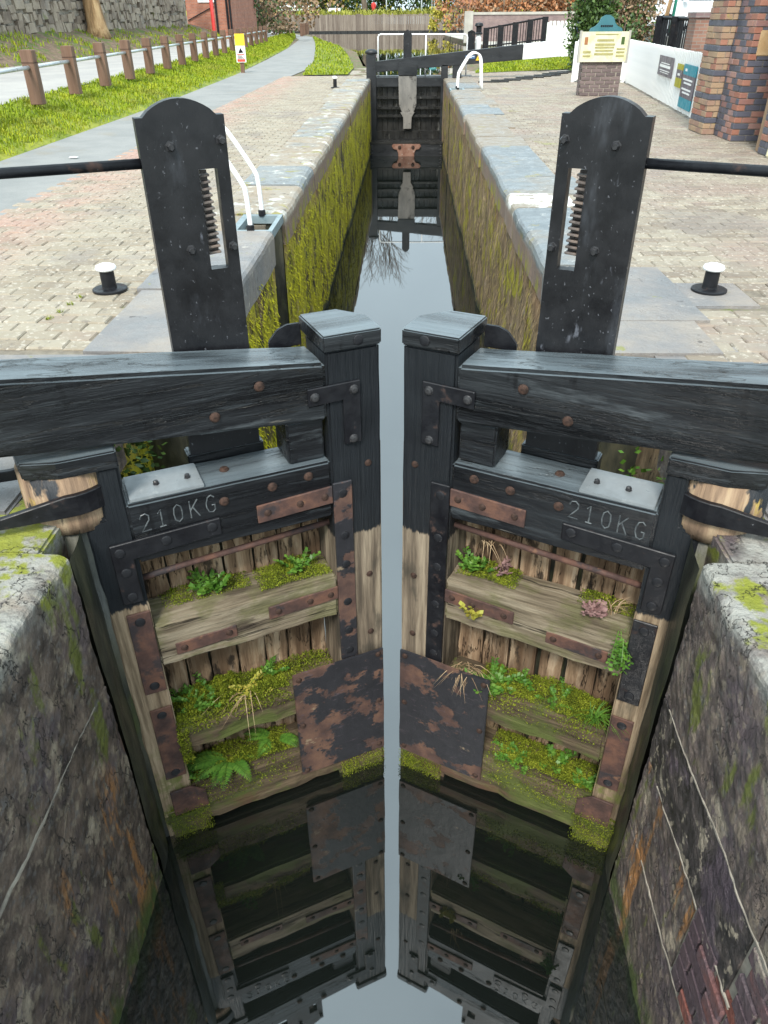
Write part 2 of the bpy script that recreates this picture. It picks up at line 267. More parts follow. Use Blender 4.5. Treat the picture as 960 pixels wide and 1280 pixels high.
STN = (dict(c=((.06,.045,.055),(.13,.10,.115)), s=2.6, lo=.52, hi=.64, a=.6),
       dict(c=((.20,.16,.115),(.36,.30,.22)), s=17, st=(1,1,.8), lo=.53, hi=.62, a=.55, d=10),
       dict(c=((.30,.25,.18),(.46,.40,.30)), s=4.5, st=(1,1,.7), lo=.57, hi=.63, a=.62, d=12),
       dict(c=((.28,.12,.04),(.42,.21,.07)), s=6, st=(1,1,.16), lo=.54, hi=.60, zg=(-.85,-1.1), yg=(1.05,1.35), j=.3, a=.9),
       dict(c=((.07,.09,.012),(.17,.19,.03)), s=5, st=(1,1,.30), lo=.575, hi=.635, a=.85, d=9),
       dict(c=((.25,.255,.235),(.40,.395,.35)), s=5, lo=.34, hi=.60, zg=(-.15,-.02), j=.14, js=7, a=.9, d=9),
       dict(c=((.10,.09,.085),(.16,.15,.14)), s=30, lo=.54, hi=.64, a=.7, d=9),
       dict(c=((.13,.16,.012),(.27,.28,.02)), s=4.2, lo=.52, hi=.58, zg=(-.16,-.03), j=.2, a=.95, d=9),
       dict(c=(.008,.007,.007), s=3.4, st=(1,1,.6), ridge=.005, a=.9, h=-1.5, d=8),
       dict(c=(.07,.10,.02), s=6, lo=.4, hi=.55, zg=(-1.72,-1.92), j=.15))
m_tailL = M('stained_lock_stone', ((.045,.034,.028),(.105,.078,.062),(.185,.138,.105)), s=11, st=(1,1,.8), rough=.72, rvar=.22, bump=.9, bs=38, bd=.016, coord='pos', layers=STN, det=10)
m_tailR = M('pitted_lock_stone', ((.048,.038,.036),(.11,.085,.076),(.19,.148,.12)), s=10, st=(1,1,.8), rough=.70, rvar=.22, bump=.9, bs=42, bd=.016, coord='pos', layers=STN, det=10)
m_slime = M('slimy_quoin_stone', ((.018,.02,.016),(.04,.042,.03),(.075,.072,.045)), s=9, st=(1,1,.3), rough=.5, rvar=.2, bump=.7, bs=24, coord='pos', layers=(dict(c=(.06,.075,.02), s=5, st=(1,1,.3), lo=.55, hi=.68),))
m_mortar = M('pale_mortar', ((.20,.175,.145),(.38,.34,.28)), s=12, rough=.9, bump=.6, coord='pos')
m_redbrick = M('wet_red_brick', ((.05,.038,.042),(.085,.055,.065),(.12,.08,.09),(.30,.075,.035)), s=6, rough=.7, bump=.9, bs=40, bd=.02, coord='pos', isl=.8, layers=(dict(c=((.07,.055,.06),(.12,.09,.1)), s=4, lo=.5, hi=.6, a=.85, d=9), dict(c=((.25,.21,.17),(.40,.35,.28)), s=9, lo=.60, hi=.66, a=.8, d=9)))
m_floor = M('canal_bed', ((.02,.018,.012),(.04,.035,.02)), s=3, rough=1, bump=0)

def water(name, ior, bumpv, col=(.006,.008,.007)):
    m = bpy.data.materials.new(name); m.use_nodes = True; n = m.node_tree; b = n.nodes['Principled BSDF']
    b.inputs['Base Color'].default_value = (*col, 1); b.inputs['Roughness'].default_value = .018; b.inputs['IOR'].default_value = ior
    t = n.nodes.new('ShaderNodeTexNoise'); t.inputs['Scale'].default_value = 1.3; t.inputs['Detail'].default_value = 2
    g = n.nodes.new('ShaderNodeNewGeometry'); bp = n.nodes.new('ShaderNodeBump'); bp.inputs['Strength'].default_value = bumpv; bp.inputs['Distance'].default_value = .02
    n.links.new(g.outputs['Position'], t.inputs['Vector']); n.links.new(t.outputs[0], bp.inputs['Height']); n.links.new(bp.outputs[0], b.inputs['Normal'])
    return m
m_water = water('still_dark_water', 2.55, .012)
m_water_up = water('upper_canal_water', 1.6, .03, (.012,.016,.016))

WZ = -1.972; W2 = 1.09
# ------------------------------------------------------------------ the setting: water, lock walls, coping, paving
def struct(o): o['kind'] = 'structure'; return o
def grid(fn, nu, nv):
    vs = [fn(i/nu, j/nv) for j in range(nv+1) for i in range(nu+1)]
    fs = [(j*(nu+1)+i, j*(nu+1)+i+1, (j+1)*(nu+1)+i+1, (j+1)*(nu+1)+i) for j in range(nv) for i in range(nu)]
    return MB().add(vs, fs)
struct(grid(lambda a, b: (-1.6+3.2*a, -3+28.6*b, WZ), 2, 8).build('lock_water', m_water, normals=False))
UW = -.2
uw_pts = [(-1.15,26.4),(1.15,26.4),(1.6,30),(3.2,42),(4.6,54),(3.2,85),(30,116),(-60,116),(-22,112),(-11.6,100),(-8.0,79.5),(-5.3,63.6),(-2.6,46.3),(-1.3,31)]
struct(MB().add([(x,y,UW) for x,y in uw_pts], [tuple(range(len(uw_pts)))]).build('upper_canal_water', m_water_up, normals=False))
struct(MB().add([(-400,-60,-2.9),(400,-60,-2.9),(400,600,-2.9),(-400,600,-2.9)], [(0,1,2,3)]).build('ground', m_floor, normals=False))

def fl(pts, z): return MB().add([(x,y,z) for x,y in pts], [tuple(range(len(pts)))])
# solid banks either side (top a little under the paving)
for s, nm in ((-1,'bank_left'), (1,'bank_right')):
    pts = [(s*1.2,-3),(s*60,-3),(s*60,27.2),(s*1.2,27.2),(s*1.2,25.3),(s*1.25,7.25),(s*1.42,7.25),(s*1.42,6.75),(s*1.25,6.75),(s*1.25,3.9),(s*1.5,3.85),(s*1.5,2.35),(s*1.3,2.1)]
    struct(MB(1).prism([(x,y) for x,y in pts], -2.6, -.075, ax=2).build(nm, m_bed))

def wallface(name, side, segs, mat, amp=.03):
    root = None
    for k, (y0, y1, x, zt) in enumerate(segs):
        ny = max(3, int((y1-y0)/.11)); nz = 18
        def fn(a, b):
            y = y0+(y1-y0)*a; z = -2.3+(zt+2.3)*b
            d = amp*(ns((x, y*1.7, z*2.2))+.6*ns((x+4, y*5, z*6)))
            edge = min(1, 8*min(a, 1-a, 1-b))
            return (side*(x+.012) + side*d*edge*.9, y, z)
        o = grid(fn, ny, nz).build(name, mat, smooth=True, normals=False)
        if root is None: root = o; struct(o)
        else: o.parent = root
    return root
wl = wallface('lock_wall_left', -1, [(3.9,6.7,W2,-.26),(7.3,25.4,W2,-.26),(2.3,3.95,1.42,-.2)], m_wallL)
wr = wallface('lock_wall_right', 1, [(3.9,21.3,W2,-.26),(21.9,25.4,W2,-.26),(2.3,3.95,1.42,-.2)], m_wallR)
# recess returns and ladder slot sides
for s, root, ys in ((-1, wl, (6.7,7.3)), (1, wr, (21.3,21.9))):
    b = MB()
    b.box(s*1.095, s*1.44, 3.86, 3.9, -2.3, -.2) if s > 0 else b.box(-1.44, -1.095, 3.86, 3.9, -2.3, -.2)
    x0, x1 = sorted((s*1.11, s*1.40))
    b.box(x0, x1, ys[0]-.03, ys[0], -2.3, -.05); b.box(x0, x1, ys[1], ys[1]+.03, -2.3, -.05)
    x0, x1 = sorted((s*1.37, s*1.41)); b.box(x0, x1, ys[0], ys[1], -2.3, -.05)
    b.build('recess_side', m_slime, root)
    for k in range(7):
        z = -1.85+k*.27; MB().tube([(s*1.25, ys[0], z), (s*1.25, ys[1], z)], .014, 6).build('ladder_rung', m_biron, root)

def coping(root, side, joints, backs, mats, th=.27, ed=W2):
    for i in range(len(joints)-1):
        y0, y1 = joints[i], joints[i+1]; bk = backs(i); g = .007; zt = rnd.uniform(.008, .020)
        m = mats(i); r = rnd.uniform(.05,.085); e = ed+rnd.uniform(-.012,.012)
        prof = [(e, -th), (e, zt-r)]+[(e+r-r*math.cos(a), zt-r+r*math.sin(a)) for a in (R(30),R(60),R(90))]+[(bk, zt), (bk, -th)]
        ny = max(1, int((y1-y0)/.16)); vs = []; fs = []; n = len(prof)
        for j in range(ny+1):
            y = y0+g+(y1-y0-2*g)*j/ny
            for (x, z) in prof:
                d = .016*ns((x*3+i, y*2.3, z*3)); vs.append((side*(x+d*(1 if x < bk-.01 else 0)), y+.01*ns((x*4, i*3.1, 0)), z+.010*ns((x*4, y*4, i))))
        for j in range(ny):
            for k in range(n-1): fs.append((j*n+k, j*n+k+1, (j+1)*n+k+1, (j+1)*n+k))
        fs += [tuple(range(n)), tuple(range(ny*n, ny*n+n))]
        o = MB().add(vs, fs).build('coping_stone', m, root, smooth=False)
LJ = [3.9,5.02,6.66,7.34,8.77,10.01,11.32,12.7,14.1,15.29,16.7,18.14,20.74,21.69,22.9,24.47,25.4]
RJ = [3.9,4.42,5.6,6.7,7.6,8.29,9.3,11.7,12.7,13.78,15.29,15.81,16.98,17.62,19.06,20.97,21.3,21.92,23.86,25.4]
ladL, ladR = LJ.index(6.66), RJ.index(21.3)
coping(wl, -1, LJ[:ladL+1], lambda i: (1.72,1.76)[i % 2], lambda i: m_slab)
coping(wl, -1, LJ[ladL+1:], lambda i: rnd.choice((1.62,1.68,1.75,1.84))+i*.012, lambda i: m_copL)
coping(wr, 1, RJ[:5], lambda i: (1.80,1.90,1.66,1.62,1.58)[i], lambda i: m_slab if i < 2 else m_copR)
coping(wr, 1, RJ[4:ladR+1], lambda i: (1.70,1.95,1.76,1.78,1.70,1.82,1.66,1.86,1.7,1.92,1.8,1.85)[i % 12], lambda i: m_limewash if i == 0 else m_copR)
coping(wr, 1, RJ[ladR+1:], lambda i: 1.9, lambda i: m_copR)
for s, root, y0, y1 in ((-1, wl, 6.67, 7.33), (1, wr, 21.31, 21.91)):      # ladder well frame
    b = MB(s).box(1.46, 1.80, y0, y1, -.25, .002); b.build('coping_stone', m_copL, root, bev=.01)
    b = MB(s)
    b.box(1.09,1.46,y0,y0+.05,-.06,.012).box(1.09,1.46,y1-.05,y1,-.06,.012).box(1.40,1.46,y0+.05,y1-.05,-.06,.012).box(1.09,1.13,y0+.05,y1-.05,-.06,.012)
    b.build('ladder_well_frame', M('well_frame_steel%d' % (s+1), ((.17,.23,.25),(.25,.31,.33)), s=6, rough=.5), root)

# slabs beside the gates (over the gate recess and the near ground)
gsl = {}
for s, nm in ((-1, 'gate_apron_left'), (1, 'gate_apron_right')):
    sh = [(1.42,2.3,2.6,3.2),(1.42,3.22,2.4,3.88),(2.42,2.9,3.6,4.02),(2.62,2.0,3.8,2.88)] if s < 0 else [(1.42,2.3,2.6,3.1),(1.42,3.12,1.94,4.06),(1.96,3.12,2.7,3.86),(2.62,2.0,3.8,3.1)]
    root = None
    for (x0, y0, x1, y1) in sh:
        o = MB(s).box(x0, x1, y0, y1, -.2, rnd.uniform(-.006,.004)).build('slab' if root else nm, m_slab, root, bev=.012, step=.35, amp=.006)
        if root is None: root = struct(o)
    gsl[s] = root

# near tail walls: courses of long stones with pale mortar between
m_tailB = M('black_pitted_stone', ((.022,.019,.018),(.05,.042,.040),(.10,.08,.072)), s=12, rough=.6, rvar=.2, bump=1, bs=40, bd=.02, coord='pos', det=10, layers=(dict(c=((.24,.20,.15),(.40,.35,.27)), s=17, st=(1,1,.7), lo=.565, hi=.60, a=.9, d=9), dict(c=((.07,.05,.07),(.12,.09,.11)), s=4, lo=.54, hi=.62, a=.7)))
def wd_(side, y, z): return .008*ns((side*3, y*3.1, z*3.1))+.005*ns((side*5, y*11, z*9))+.004*abs(ns((side*7, y*23, z*19)))*2-.004+.003*ns((side*9, y*52, z*44))
def joint(root, side, z, y0, y1, wob=.012):
    n = int((y1-y0)/.025); vs = []
    for i in range(n+1):
        y = y0+(y1-y0)*i/n; zc_ = z+wob*ns((side*2, y*2.2, z*9)); h = max(.0004, .0035+.006*ns((y*6, z, side))); x = 1.09-max(wd_(side, y, zc_+.01), wd_(side, y, zc_-.01))-.002
        vs += [(side*(x+.02), y, zc_-h-.002), (side*x, y, zc_-h), (side*x, y, zc_+h), (side*(x+.02), y, zc_+h+.002)]
    MB().add(vs, [(4*i+k, 4*i+k+1, 4*i+5+k, 4*i+4+k) for i in range(n) for k in range(3)]).build('mortar_joint', m_mortar, root)
def tail(side, nm, mat, courses):
    root = struct(MB(side).box(1.101, 1.22, -1.2, 2.03, -2.3, -.06).build(nm, m_mortar))
    for (z1, z0, joints) in courses:
        for i in range(len(joints)-1):
            y0, y1 = joints[i]+.004, joints[i+1]-.004; zt = z1-.005 if z1 < 0 else 0; zb = z0+.005
            ny = max(2, int((y1-y0)/.026)); r = .032 if z1 == 0 else .008; vs = []; fs = []
            prof = [(1.16, zb), (1.09, zb)]
            k = max(2, int((zt-zb)/.028))
            prof += [(1.09, zb+(zt-r-zb)*t/k) for t in range(1, k+1)]
            prof += [(1.09+r-r*math.cos(a), zt-r+r*math.sin(a)) for a in (R(25),R(50),R(75),R(90))]
            if z1 == 0: prof += [(1.3,0),(1.5,0),(1.75,0),(2.0,0),(2.4,0),(3.2,0)]
            else: prof += [(1.16, zt)]
            n = len(prof)
            for j in range(ny+1):
                y = y0+(y1-y0)*j/ny
                for (x, z) in prof:
                    d = wd_(side, y, z); q = .008*ns((x*5, y*5, 2+side))+.006*ns((x*17,y*17,side))
                    lip = 1 if x < 1.3 else 0
                    vs.append((side*(x-d*lip), y, z+(q if z1 == 0 and z > -.1 else 0)))
            for j in range(ny):
                for t in range(n-1): fs.append((j*n+t, j*n+t+1, (j+1)*n+t+1, (j+1)*n+t))
            fs += [tuple(range(n)), tuple(range(ny*n, ny*n+n))]
            MB().add(vs, fs).build('wall_stone', m_tailB if (side > 0 and z1 == -.65) else mat, root, smooth=False)
    return root
tl = tail(-1, 'tail_wall_left', m_tailL, [(0,-.64,(-1.0,2.05)), (-.64,-2.25,(-1.0,2.05))])
tr = tail(1, 'tail_wall_right', m_tailR, [(0,-.65,(-1.0,1.12,2.05)), (-.65,-1.0,(1.14,2.05)), (-1.0,-1.43,(1.42,2.05)), (-1.43,-2.25,(-1.0,1.25,2.05))])
joint(tl, -1, -.64, .5, 1.93)
joint(tr, 1, -.65, .5, 1.98); joint(tr, 1, -1.0, 1.1, 1.9); joint(tr, 1, -1.43, 1.0, 1.85)
zc = -1.425
row = 0
bme = MB(1).box(-.006,.05,-.105,.105,-.034,.034).mesh('brick', m_redbrick, bev=.006, bseg=1)
while zc < -.68:
    lim = 1.41 if zc < -1.0 else 1.13
    y = -.2+(row % 2)*.11
    while y < lim-.2:
        link('brick', bme, tr, (1.094+rnd.uniform(-.006,.006), y+.107, zc+.037), (rnd.uniform(-.02,.02),0,rnd.uniform(-.03,.03)))
        y += .218
    if lim-y > .06: link('brick', bme, tr, (1.094, (y+lim)/2, zc+.037), None, (1,(lim-y-.012)/.21,1))
    zc += .0765; row += 1
# hollow quoins: the dark return between the tail wall and the heel post
for s, root in ((-1, tl), (1, tr)):
    def fn(a, b, s=s):
        t = a; x = 1.085+.10*t**1.6; y = 2.05+.33*t; z = -2.3+2.27*b
        d = .012*ns((x, y*8, z*5)); return (s*(x+d), y, z)
    grid(fn, 8, 26).build('quoin_return', m_slime, root, smooth=True, normals=False)
    MB(s).box(1.19, 3.2, 2.05, 2.3, -.2, -.004).box(1.30, 1.42, 2.3, 3.2, -.3, -.006).build('quoin_top_stone', m_tailL if s < 0 else m_tailR, root, bev=.01, step=.2, amp=.01)

# paving: running bond pavers, the largest 300 in view as pieces, the others joined
def paving(side, nm, mat, inside, x0, x1, y0, y1):
    root = struct(fl([(side*a, b) for a, b in ((x0,y0),(x1,y0),(x1,y1),(x0,y1))], -.014).build(nm, m_bed, normals=False))
    LX, LY = .212, .142; g = .006
    variants = []
    for k in range(6):
        r2 = random.Random(k+side*10)
        a, b = LX/2-g/2, LY/2-g/2; j = lambda: r2.uniform(-.004,.004)
        base = [(-a+j(),-b+j()),(a+j(),-b+j()),(a+j(),b+j()),(-a+j(),b+j())]
        c = .006; top = [(x-math.copysign(c,x), y-math.copysign(c,y)) for x, y in base]
        zz = [r2.uniform(-.002,.004) for _ in range(4)]
        V = [(x,y,-.05) for x,y in base]+[(x,y,-.007) for x,y in base]+[(x,y,zz[i]) for i,(x,y) in enumerate(top)]
        Fc = [(0,1,5,4),(1,2,6,5),(2,3,7,6),(3,0,4,7),(4,5,9,8),(5,6,10,9),(6,7,11,10),(7,4,8,11),(8,9,10,11)]
        variants.append((V, Fc, MB().add(V, Fc).mesh('paver', mat)))
    allp = []; r = 0; y = y0
    while y < y1:
        x = x0-(r % 2)*LX/2-rnd.uniform(0,.01)
        while x < x1:
            cx, cy = side*(x+LX/2), y+LY/2
            if inside(abs(cx), cy): 
                q = proj((cx, cy, 0)); vis = q and -15 < q[0] < 975 and -10 < q[1] < 450
                allp.append((q[2] if vis else 999, cx, cy))
            x += LX
        y += LY; r += 1
    allp.sort()
    rest = MB()
    for i, (d, cx, cy) in enumerate(allp):
        V, Fc, me = rnd.choice(variants)
        dz = .007*ns((cx*.8, cy*.8, 3))-.004+rnd.uniform(-.002,.002); rz = rnd.uniform(-.018,.018); tx, ty = rnd.uniform(-.014,.014), rnd.uniform(-.014,.014)
        if i < 300 and d < 900: link('paver', me, root, (cx, cy, dz), (tx, ty, rz))
        elif d < 900 or cy < 30:
            c, s_ = math.cos(rz), math.sin(rz)
            rest.add([(cx+a*c-b*s_, cy+a*s_+b*c, e+dz+a*ty*-1+b*tx) for a, b, e in V], Fc)
    tag(rest.build('pavers', mat, root, normals=False), kind='stuff')
    return root
def inL(x, y):
    if y < 4.03 and x < 3.65: return False
    k = 1.70 if y < 6.6 else 1.62
    return x > k+.05 and x < 3.8-.02*max(0, (y-20))*0
def inR(x, y):
    k = 1.64
    if y < 3.85: return False
    if 4.70 < y < 5.27 and 1.9 < x < 2.36: return False
    if y < 13.2 and x > 4.9: return False
    return x > k and x < 4.9+.105*(max(y,14)-14)+.12
pvl = paving(-1, 'paving_left', m_paveL, inL, 1.66, 3.82, 3.4, 27.1)
pvr = paving(1, 'paving_right', m_paveR, inR, 1.70, 7.2, 3.4, 29.0)
for i, (px, py) in enumerate([(88,380),(75,390),(100,371),(190,268),(62,398)]):
    q = gnd(px, py); WEEDS = globals().get('WEEDS', []); WEEDS.append((q.x, q.y))
MB().box(1.90,2.33,4.73,5.24,-.1,.002).build('bollard_pad', m_slab, pvr, bev=.01)

# ------------------------------------------------------------------ shared small hardware
def bolt_mesh(name, mat, r=.017, h=.012, hexa=False):
    prof = [(r*1.25,0),(r*1.25,.003),(r,.0035),(r,h*.75),(r*.7,h)] if hexa else [(r*1.15,0),(r*1.1,.003),(r,.004),(r*.85,h*.8),(r*.4,h)]
    b = MB().lathe(prof, seg=6 if hexa else 12); b.v = [(x, -z, y) for x, y, z in b.v]      # axis towards the camera side (-y)
    return b.mesh(name, mat)
ME_BR = bolt_mesh('bolt', m_boltrust, .014, .009); ME_BB = bolt_mesh('bolt', m_boltblk); ME_HEX = bolt_mesh('bolt', m_boltblk, .02, .035, True)
ME_RING = bolt_mesh('bolt', m_biron, .019, .006)
ME_BIG = bolt_mesh('bolt', m_boltrust, .018, .012)

def leaf_quad(mb, p, d, up, l, wd):
    d = d.normalized(); sd = d.cross(up)
    if sd.length < 1e-4: sd = d.orthogonal()
    sd = sd.normalized()*wd; mid = p+d*l*.5
    mb.add([p, mid+sd, p+d*l, mid-sd], [(0,1,2,3)])
def rv(r): 
    while True:
        v = Vector((r.uniform(-1,1), r.uniform(-1,1), r.uniform(-1,1)))
        if .05 < v.length < 1: return v.normalized()
def moss(name, parent, mat, u0, u1, n0, n1, z, n, hgt, size, seed, sx, loc, droop=0, kind='stuff'):
    r = random.Random(seed); mb = MB(sx); n = int(n*1.9); size *= .68
    for _ in range(n):
        u = r.uniform(u0, u1); q = r.uniform(n0, n1)
        e = min((u-u0)/(u1-u0), (u1-u)/(u1-u0))*2
        den = ns((u*9+seed, q*9, z*3))*.55+ns((u*31+seed, q*31, z*3))*.25+.5
        if r.random() > den*1.5*min(1, e*3+.2): continue
        h = hgt*max(.05, max(e,0)**.5)*(max(den,.02)**1.3)*1.5*r.uniform(.35,1)
        zz = z+h
        if droop and q < n0+.03: zz -= r.uniform(0, droop)
        d = Vector((r.uniform(-.7,.7), r.uniform(-1,.5), r.uniform(.2,1)))
        leaf_quad(mb, Vector((u, q-(.012 if zz < z else 0), zz)), d, rv(r), size*r.uniform(.6,1.5), size*.33*r.uniform(.7,1.3))
    return tag(mb.build(name, mat, parent, loc, normals=False), kind=kind)
def herb(name, label, root_pt, mat, nst, hgt, leaf, seed, world=True, spread=.06, down=False, group=None, cat='plant'):
    r = random.Random(seed); mb = MB(); P = Vector((0,0,0)); fl_ = MB()
    o = thing(name, label, cat, root_pt, 0, group)
    for k in range(nst):
        a = r.uniform(0, 6.28); tip = Vector((math.cos(a)*spread*r.uniform(.4,1.3), math.sin(a)*spread*r.uniform(.4,1.2)-.01, hgt*r.uniform(.5,1.15)*(1 if not down else -1)))
        if down: tip.y -= .05; 
        b0 = Vector((r.uniform(-1,1)*spread*.6, r.uniform(-1,1)*spread*.4, 0)); pts = [b0+tip*t+Vector((0,0,-.25*hgt*t*t*(0 if down else 1))) for t in (0,.35,.7,1)]
        fl_.tube(pts, [.0022,.0018,.0014,.001], 4)
        for t in range(1, 9):
            q = t/8; p = b0+tip*q+Vector((0,0,-.25*hgt*q*q*(0 if down else 1)))
            for s in (-1, 1):
                d = Vector((-tip.y, tip.x, 0)).normalized()*s+tip.normalized()*.5+rv(r)*.45
                leaf_quad(mb, p, d, Vector((0,0,1))+rv(r)*.4, leaf*r.uniform(.7,1.3), leaf*.36)
    mb.build('leaves', mat, o, normals=False); fl_.build('stems', m_herb if mat is not m_pink else m_pink, o)
    return o
def fern(label, pt, mat, nfr, ln, seed, tilt=.0, group=None):
    r = random.Random(seed); o = thing('fern', label, 'fern', pt, 0, group)
    for k in range(nfr):
        a = r.uniform(math.pi*.95, math.pi*2.05); L_ = ln*r.uniform(.6,1.1); mb = MB(); pts = []
        for t in range(13):
            q = t/12; pts.append(Vector((math.cos(a)*L_*q*.8, math.sin(a)*L_*q*.75, L_*(.75*q-.62*q*q))))
        mb.tube(pts, [.0025-.0018*i/12 for i in range(13)], 4)
        for t in range(1, 13):
            ax = (pts[t]-pts[t-1]).normalized(); wl_ = L_*.17*math.sin(math.pi*(t/13)**.8)+.003
            for s in (-1, 1):
                d = ax.cross(Vector((0,0,1))).normalized()*s+ax*.45+Vector((0,0,-.15))
                leaf_quad(mb, pts[t], d, Vector((0,0,1)), wl_, wl_*.13)
                leaf_quad(mb, (pts[t]+pts[t-1])/2, d, Vector((0,0,1)), wl_*.85, wl_*.12)
        mb.build('frond', mat, o, normals=False)
    return o
def tuft(name, label, pt, mat, n, ln, seed, hang=0.0, cat='grass tuft'):
    r = random.Random(seed); mb = MB()
    for k in range(n):
        a = r.gauss(4.4, 1.1) if hang > .3 else r.uniform(0, 6.28); L_ = ln*r.uniform(.3,1.15); o_ = Vector((math.cos(a), math.sin(a)*.8-.2-hang, 0)); b0 = Vector((r.uniform(-.05,.05), r.uniform(-.02,.02), 0)) if hang > .3 else Vector((r.uniform(-.02,.02), r.uniform(-.02,.02), 0)); sd = Vector((-math.sin(a), math.cos(a), 0))*.0022
        P = [b0+o_*L_*(.55*t*t+.12*t)+Vector((0,0,L_*(t-(.45+.9*hang)*t*t))) for t in (0,.25,.5,.75,1)]
        V = []
        for i, p in enumerate(P): w_ = 1-(i/4)**2*.95; V += [p-sd*w_, p+sd*w_]
        mb.add(V, [(2*i,2*i+1,2*i+3,2*i+2) for i in range(4)])
    o = mb.build(name, mat, None, pt, normals=False)
    return tag(o, label, cat)

# ------------------------------------------------------------------ the two lower gate leaves
STROKES = {'2': [[(0,.75),(.12,.95),(.4,1),(.62,.85),(.6,.6),(.3,.3),(0,.02),(.66,.02)]], '1': [[(.08,.8),(.3,1),(.3,.02)],[(.08,.02),(.52,.02)]],
           '0': [[(.3,0),(.06,.15),(0,.5),(.06,.85),(.3,1),(.54,.85),(.6,.5),(.54,.15),(.3,0)]], 'K': [[(0,1),(0,0)],[(.58,1),(.02,.45)],[(.2,.6),(.62,0)]],
           'G': [[(.6,.85),(.4,1),(.15,.92),(0,.6),(0,.35),(.15,.06),(.4,0),(.6,.12),(.6,.42),(.38,.42)]]}
Z0 = -2.2
def make_leaf(s):                       # s=-1 left leaf, s=+1 right leaf; u runs from heel to mitre, n upstream, z up
    sx = -s; A = (-1.10, 2.26) if s < 0 else (1.145, 2.25); rz = R(25.73)*(-s)
    side = 'left' if s < 0 else 'right'
    g = thing('lock_gate', 'black lower lock gate leaf on the %s, %s on its rails' % (side, 'arching fern' if s < 0 else 'pink stonecrop'), 'lock gate', (A[0], A[1], Z0), rz, 'pair of lower lock gate leaves')
    loc = (0, 0, -Z0)
    def P(name, mb, mat, parent=None, **kw):
        o = mb.build(name, mat, parent or g, loc if (parent is None) else None, **kw); return o
    def B(*a): return MB(sx).box(*a)
    def bolts(pts, me, n=0.0, name='bolt', par=None):
        for (u, z) in pts: link(name, me, par or g, (sx*u, n, z-Z0) if par is None else (sx*u, n, z), (0, rnd.uniform(0,1), 0))
    rg = random.Random(40+s)
    # posts
    P('heel_post_foot', MB(sx).lathe([(.150,-2.2),(.150,-.05)], (-.03,.155,0), 20), m_slime, smooth=True)
    hp = MB(sx).lathe([(.164,-.05),(.168,0),(.165,.19)], (-.03,.155,0), 24)
    P('heel_post', hp, m_heeltop, step=.35, amp=.004, fr=5, smooth=True)
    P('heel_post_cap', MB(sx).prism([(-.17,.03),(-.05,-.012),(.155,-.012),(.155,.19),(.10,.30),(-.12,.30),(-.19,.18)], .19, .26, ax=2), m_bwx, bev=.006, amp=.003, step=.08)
    P('heel_stile', MB(sx).prism([(-.02,-2.2),(.145,-2.2),(.150,.192),(.075,.192),(.062,-.02),(-.01,-.04)], 0, .19), m_heel, bev=.008, step=.12, amp=.004)
    P('heel_wedge', MB(sx).prism([(.03,-.04),(.062,-.03),(.074,.15),(.05,.15)], .05, .12), m_plank, bev=.003)
    P('mitre_post', B(.968,1.195,-.002,.235,-2.2,.492), m_mitre, bev=.010, step=.10, amp=.004)
    P('sealing_strip', B(1.196,1.206,.03,.10,-2.1,.05), m_plank, amp=.002, step=.2)
    cap = MB(sx).prism([(.958,-.012),(1.196,-.012),(1.206,.02),(1.206,.16),(1.12,.275),(.958,.275)], .493, .556, ax=2)
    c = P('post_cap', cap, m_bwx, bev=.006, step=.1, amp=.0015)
    bolts([(1.10,.525)], ME_RING, -.012)
    P('cap_bracket', MB(sx).prism([(.82,.47),(.86,.515),(.90,.53),(.955,.53),(.955,.44),(.82,.44)], .24, .262), m_biron, bev=.004)
    # balance beam
    zt = lambda u: .447+(.97-u)*.118; zb = lambda u: .205+(.97-u)*.086
    bm_ = MB(sx).prism([(.966,zb(.966)),(.966,zt(.966)),(-2.5,zt(-2.5)),(-2.5,zb(-2.5))], -.004, .212)
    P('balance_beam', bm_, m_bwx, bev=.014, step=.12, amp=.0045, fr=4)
    bolts([(.701,.405),(.523,.315)], ME_BIG, -.008)
    # rails
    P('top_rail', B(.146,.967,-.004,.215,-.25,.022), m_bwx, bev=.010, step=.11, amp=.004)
    P('middle_rail', B(.140,.967,-.008,.195,-.815,-.578), m_rail, bev=.012, step=.07, amp=.009, fr=7)
    P('middle_rail', B(.140,.967,-.012,.195,-1.385,-1.205), m_rail3, bev=.018, step=.06, amp=.014, fr=7)
    P('bottom_rail', B(.130,.967,-.012,.195,-1.935,-1.655), m_rail3, bev=.02, step=.06, amp=.014, fr=7)
    P('heel_block', B(-.01,.20,-.02,.10,-2.05,-1.80), m_rail3, bev=.02, step=.06, amp=.014, fr=8)
    P('mitre_foot', B(.93,1.19,-.014,.10,-2.05,-1.80), m_rail3, bev=.02, step=.06, amp=.014, fr=8)
    P('steel_cover_plate', B(.165,.447,.006,.192,.024,.038), m_grey_steel, bev=.002)
    for (u, q) in ((.277,.085),(.398,.085)): link('bolt', ME_HEX, g, (sx*u, q, .038-Z0), (R(-90),0,rnd.random()), (.55,.45,.55))
    bolts([(.512,-.053),(.712,-.037),(.867,-.026)], ME_BIG, -.005)
    link('bolt', ME_BIG, g, (sx*.55, .11, .022-Z0), (R(-90),0,0))
    # planks behind the rails
    u = .146; k = 0
    while u < .95:
        wd = min(rg.uniform(.10,.15), .967-u); zb_ = -2.2; 
        P('plank', B(u+.004, u+wd-.004, .197+rg.uniform(0,.006), .245, -2.2, -.22), m_plank, bev=.006, step=.07, amp=.008, fr=9)
        u += wd+rg.choice((.002,.004,.016)); k += 1
    P('backing_board', B(.15,.965,.262,.285,-2.2,-.24), m_slime)  # added board, blocks light leaking through the plank gaps
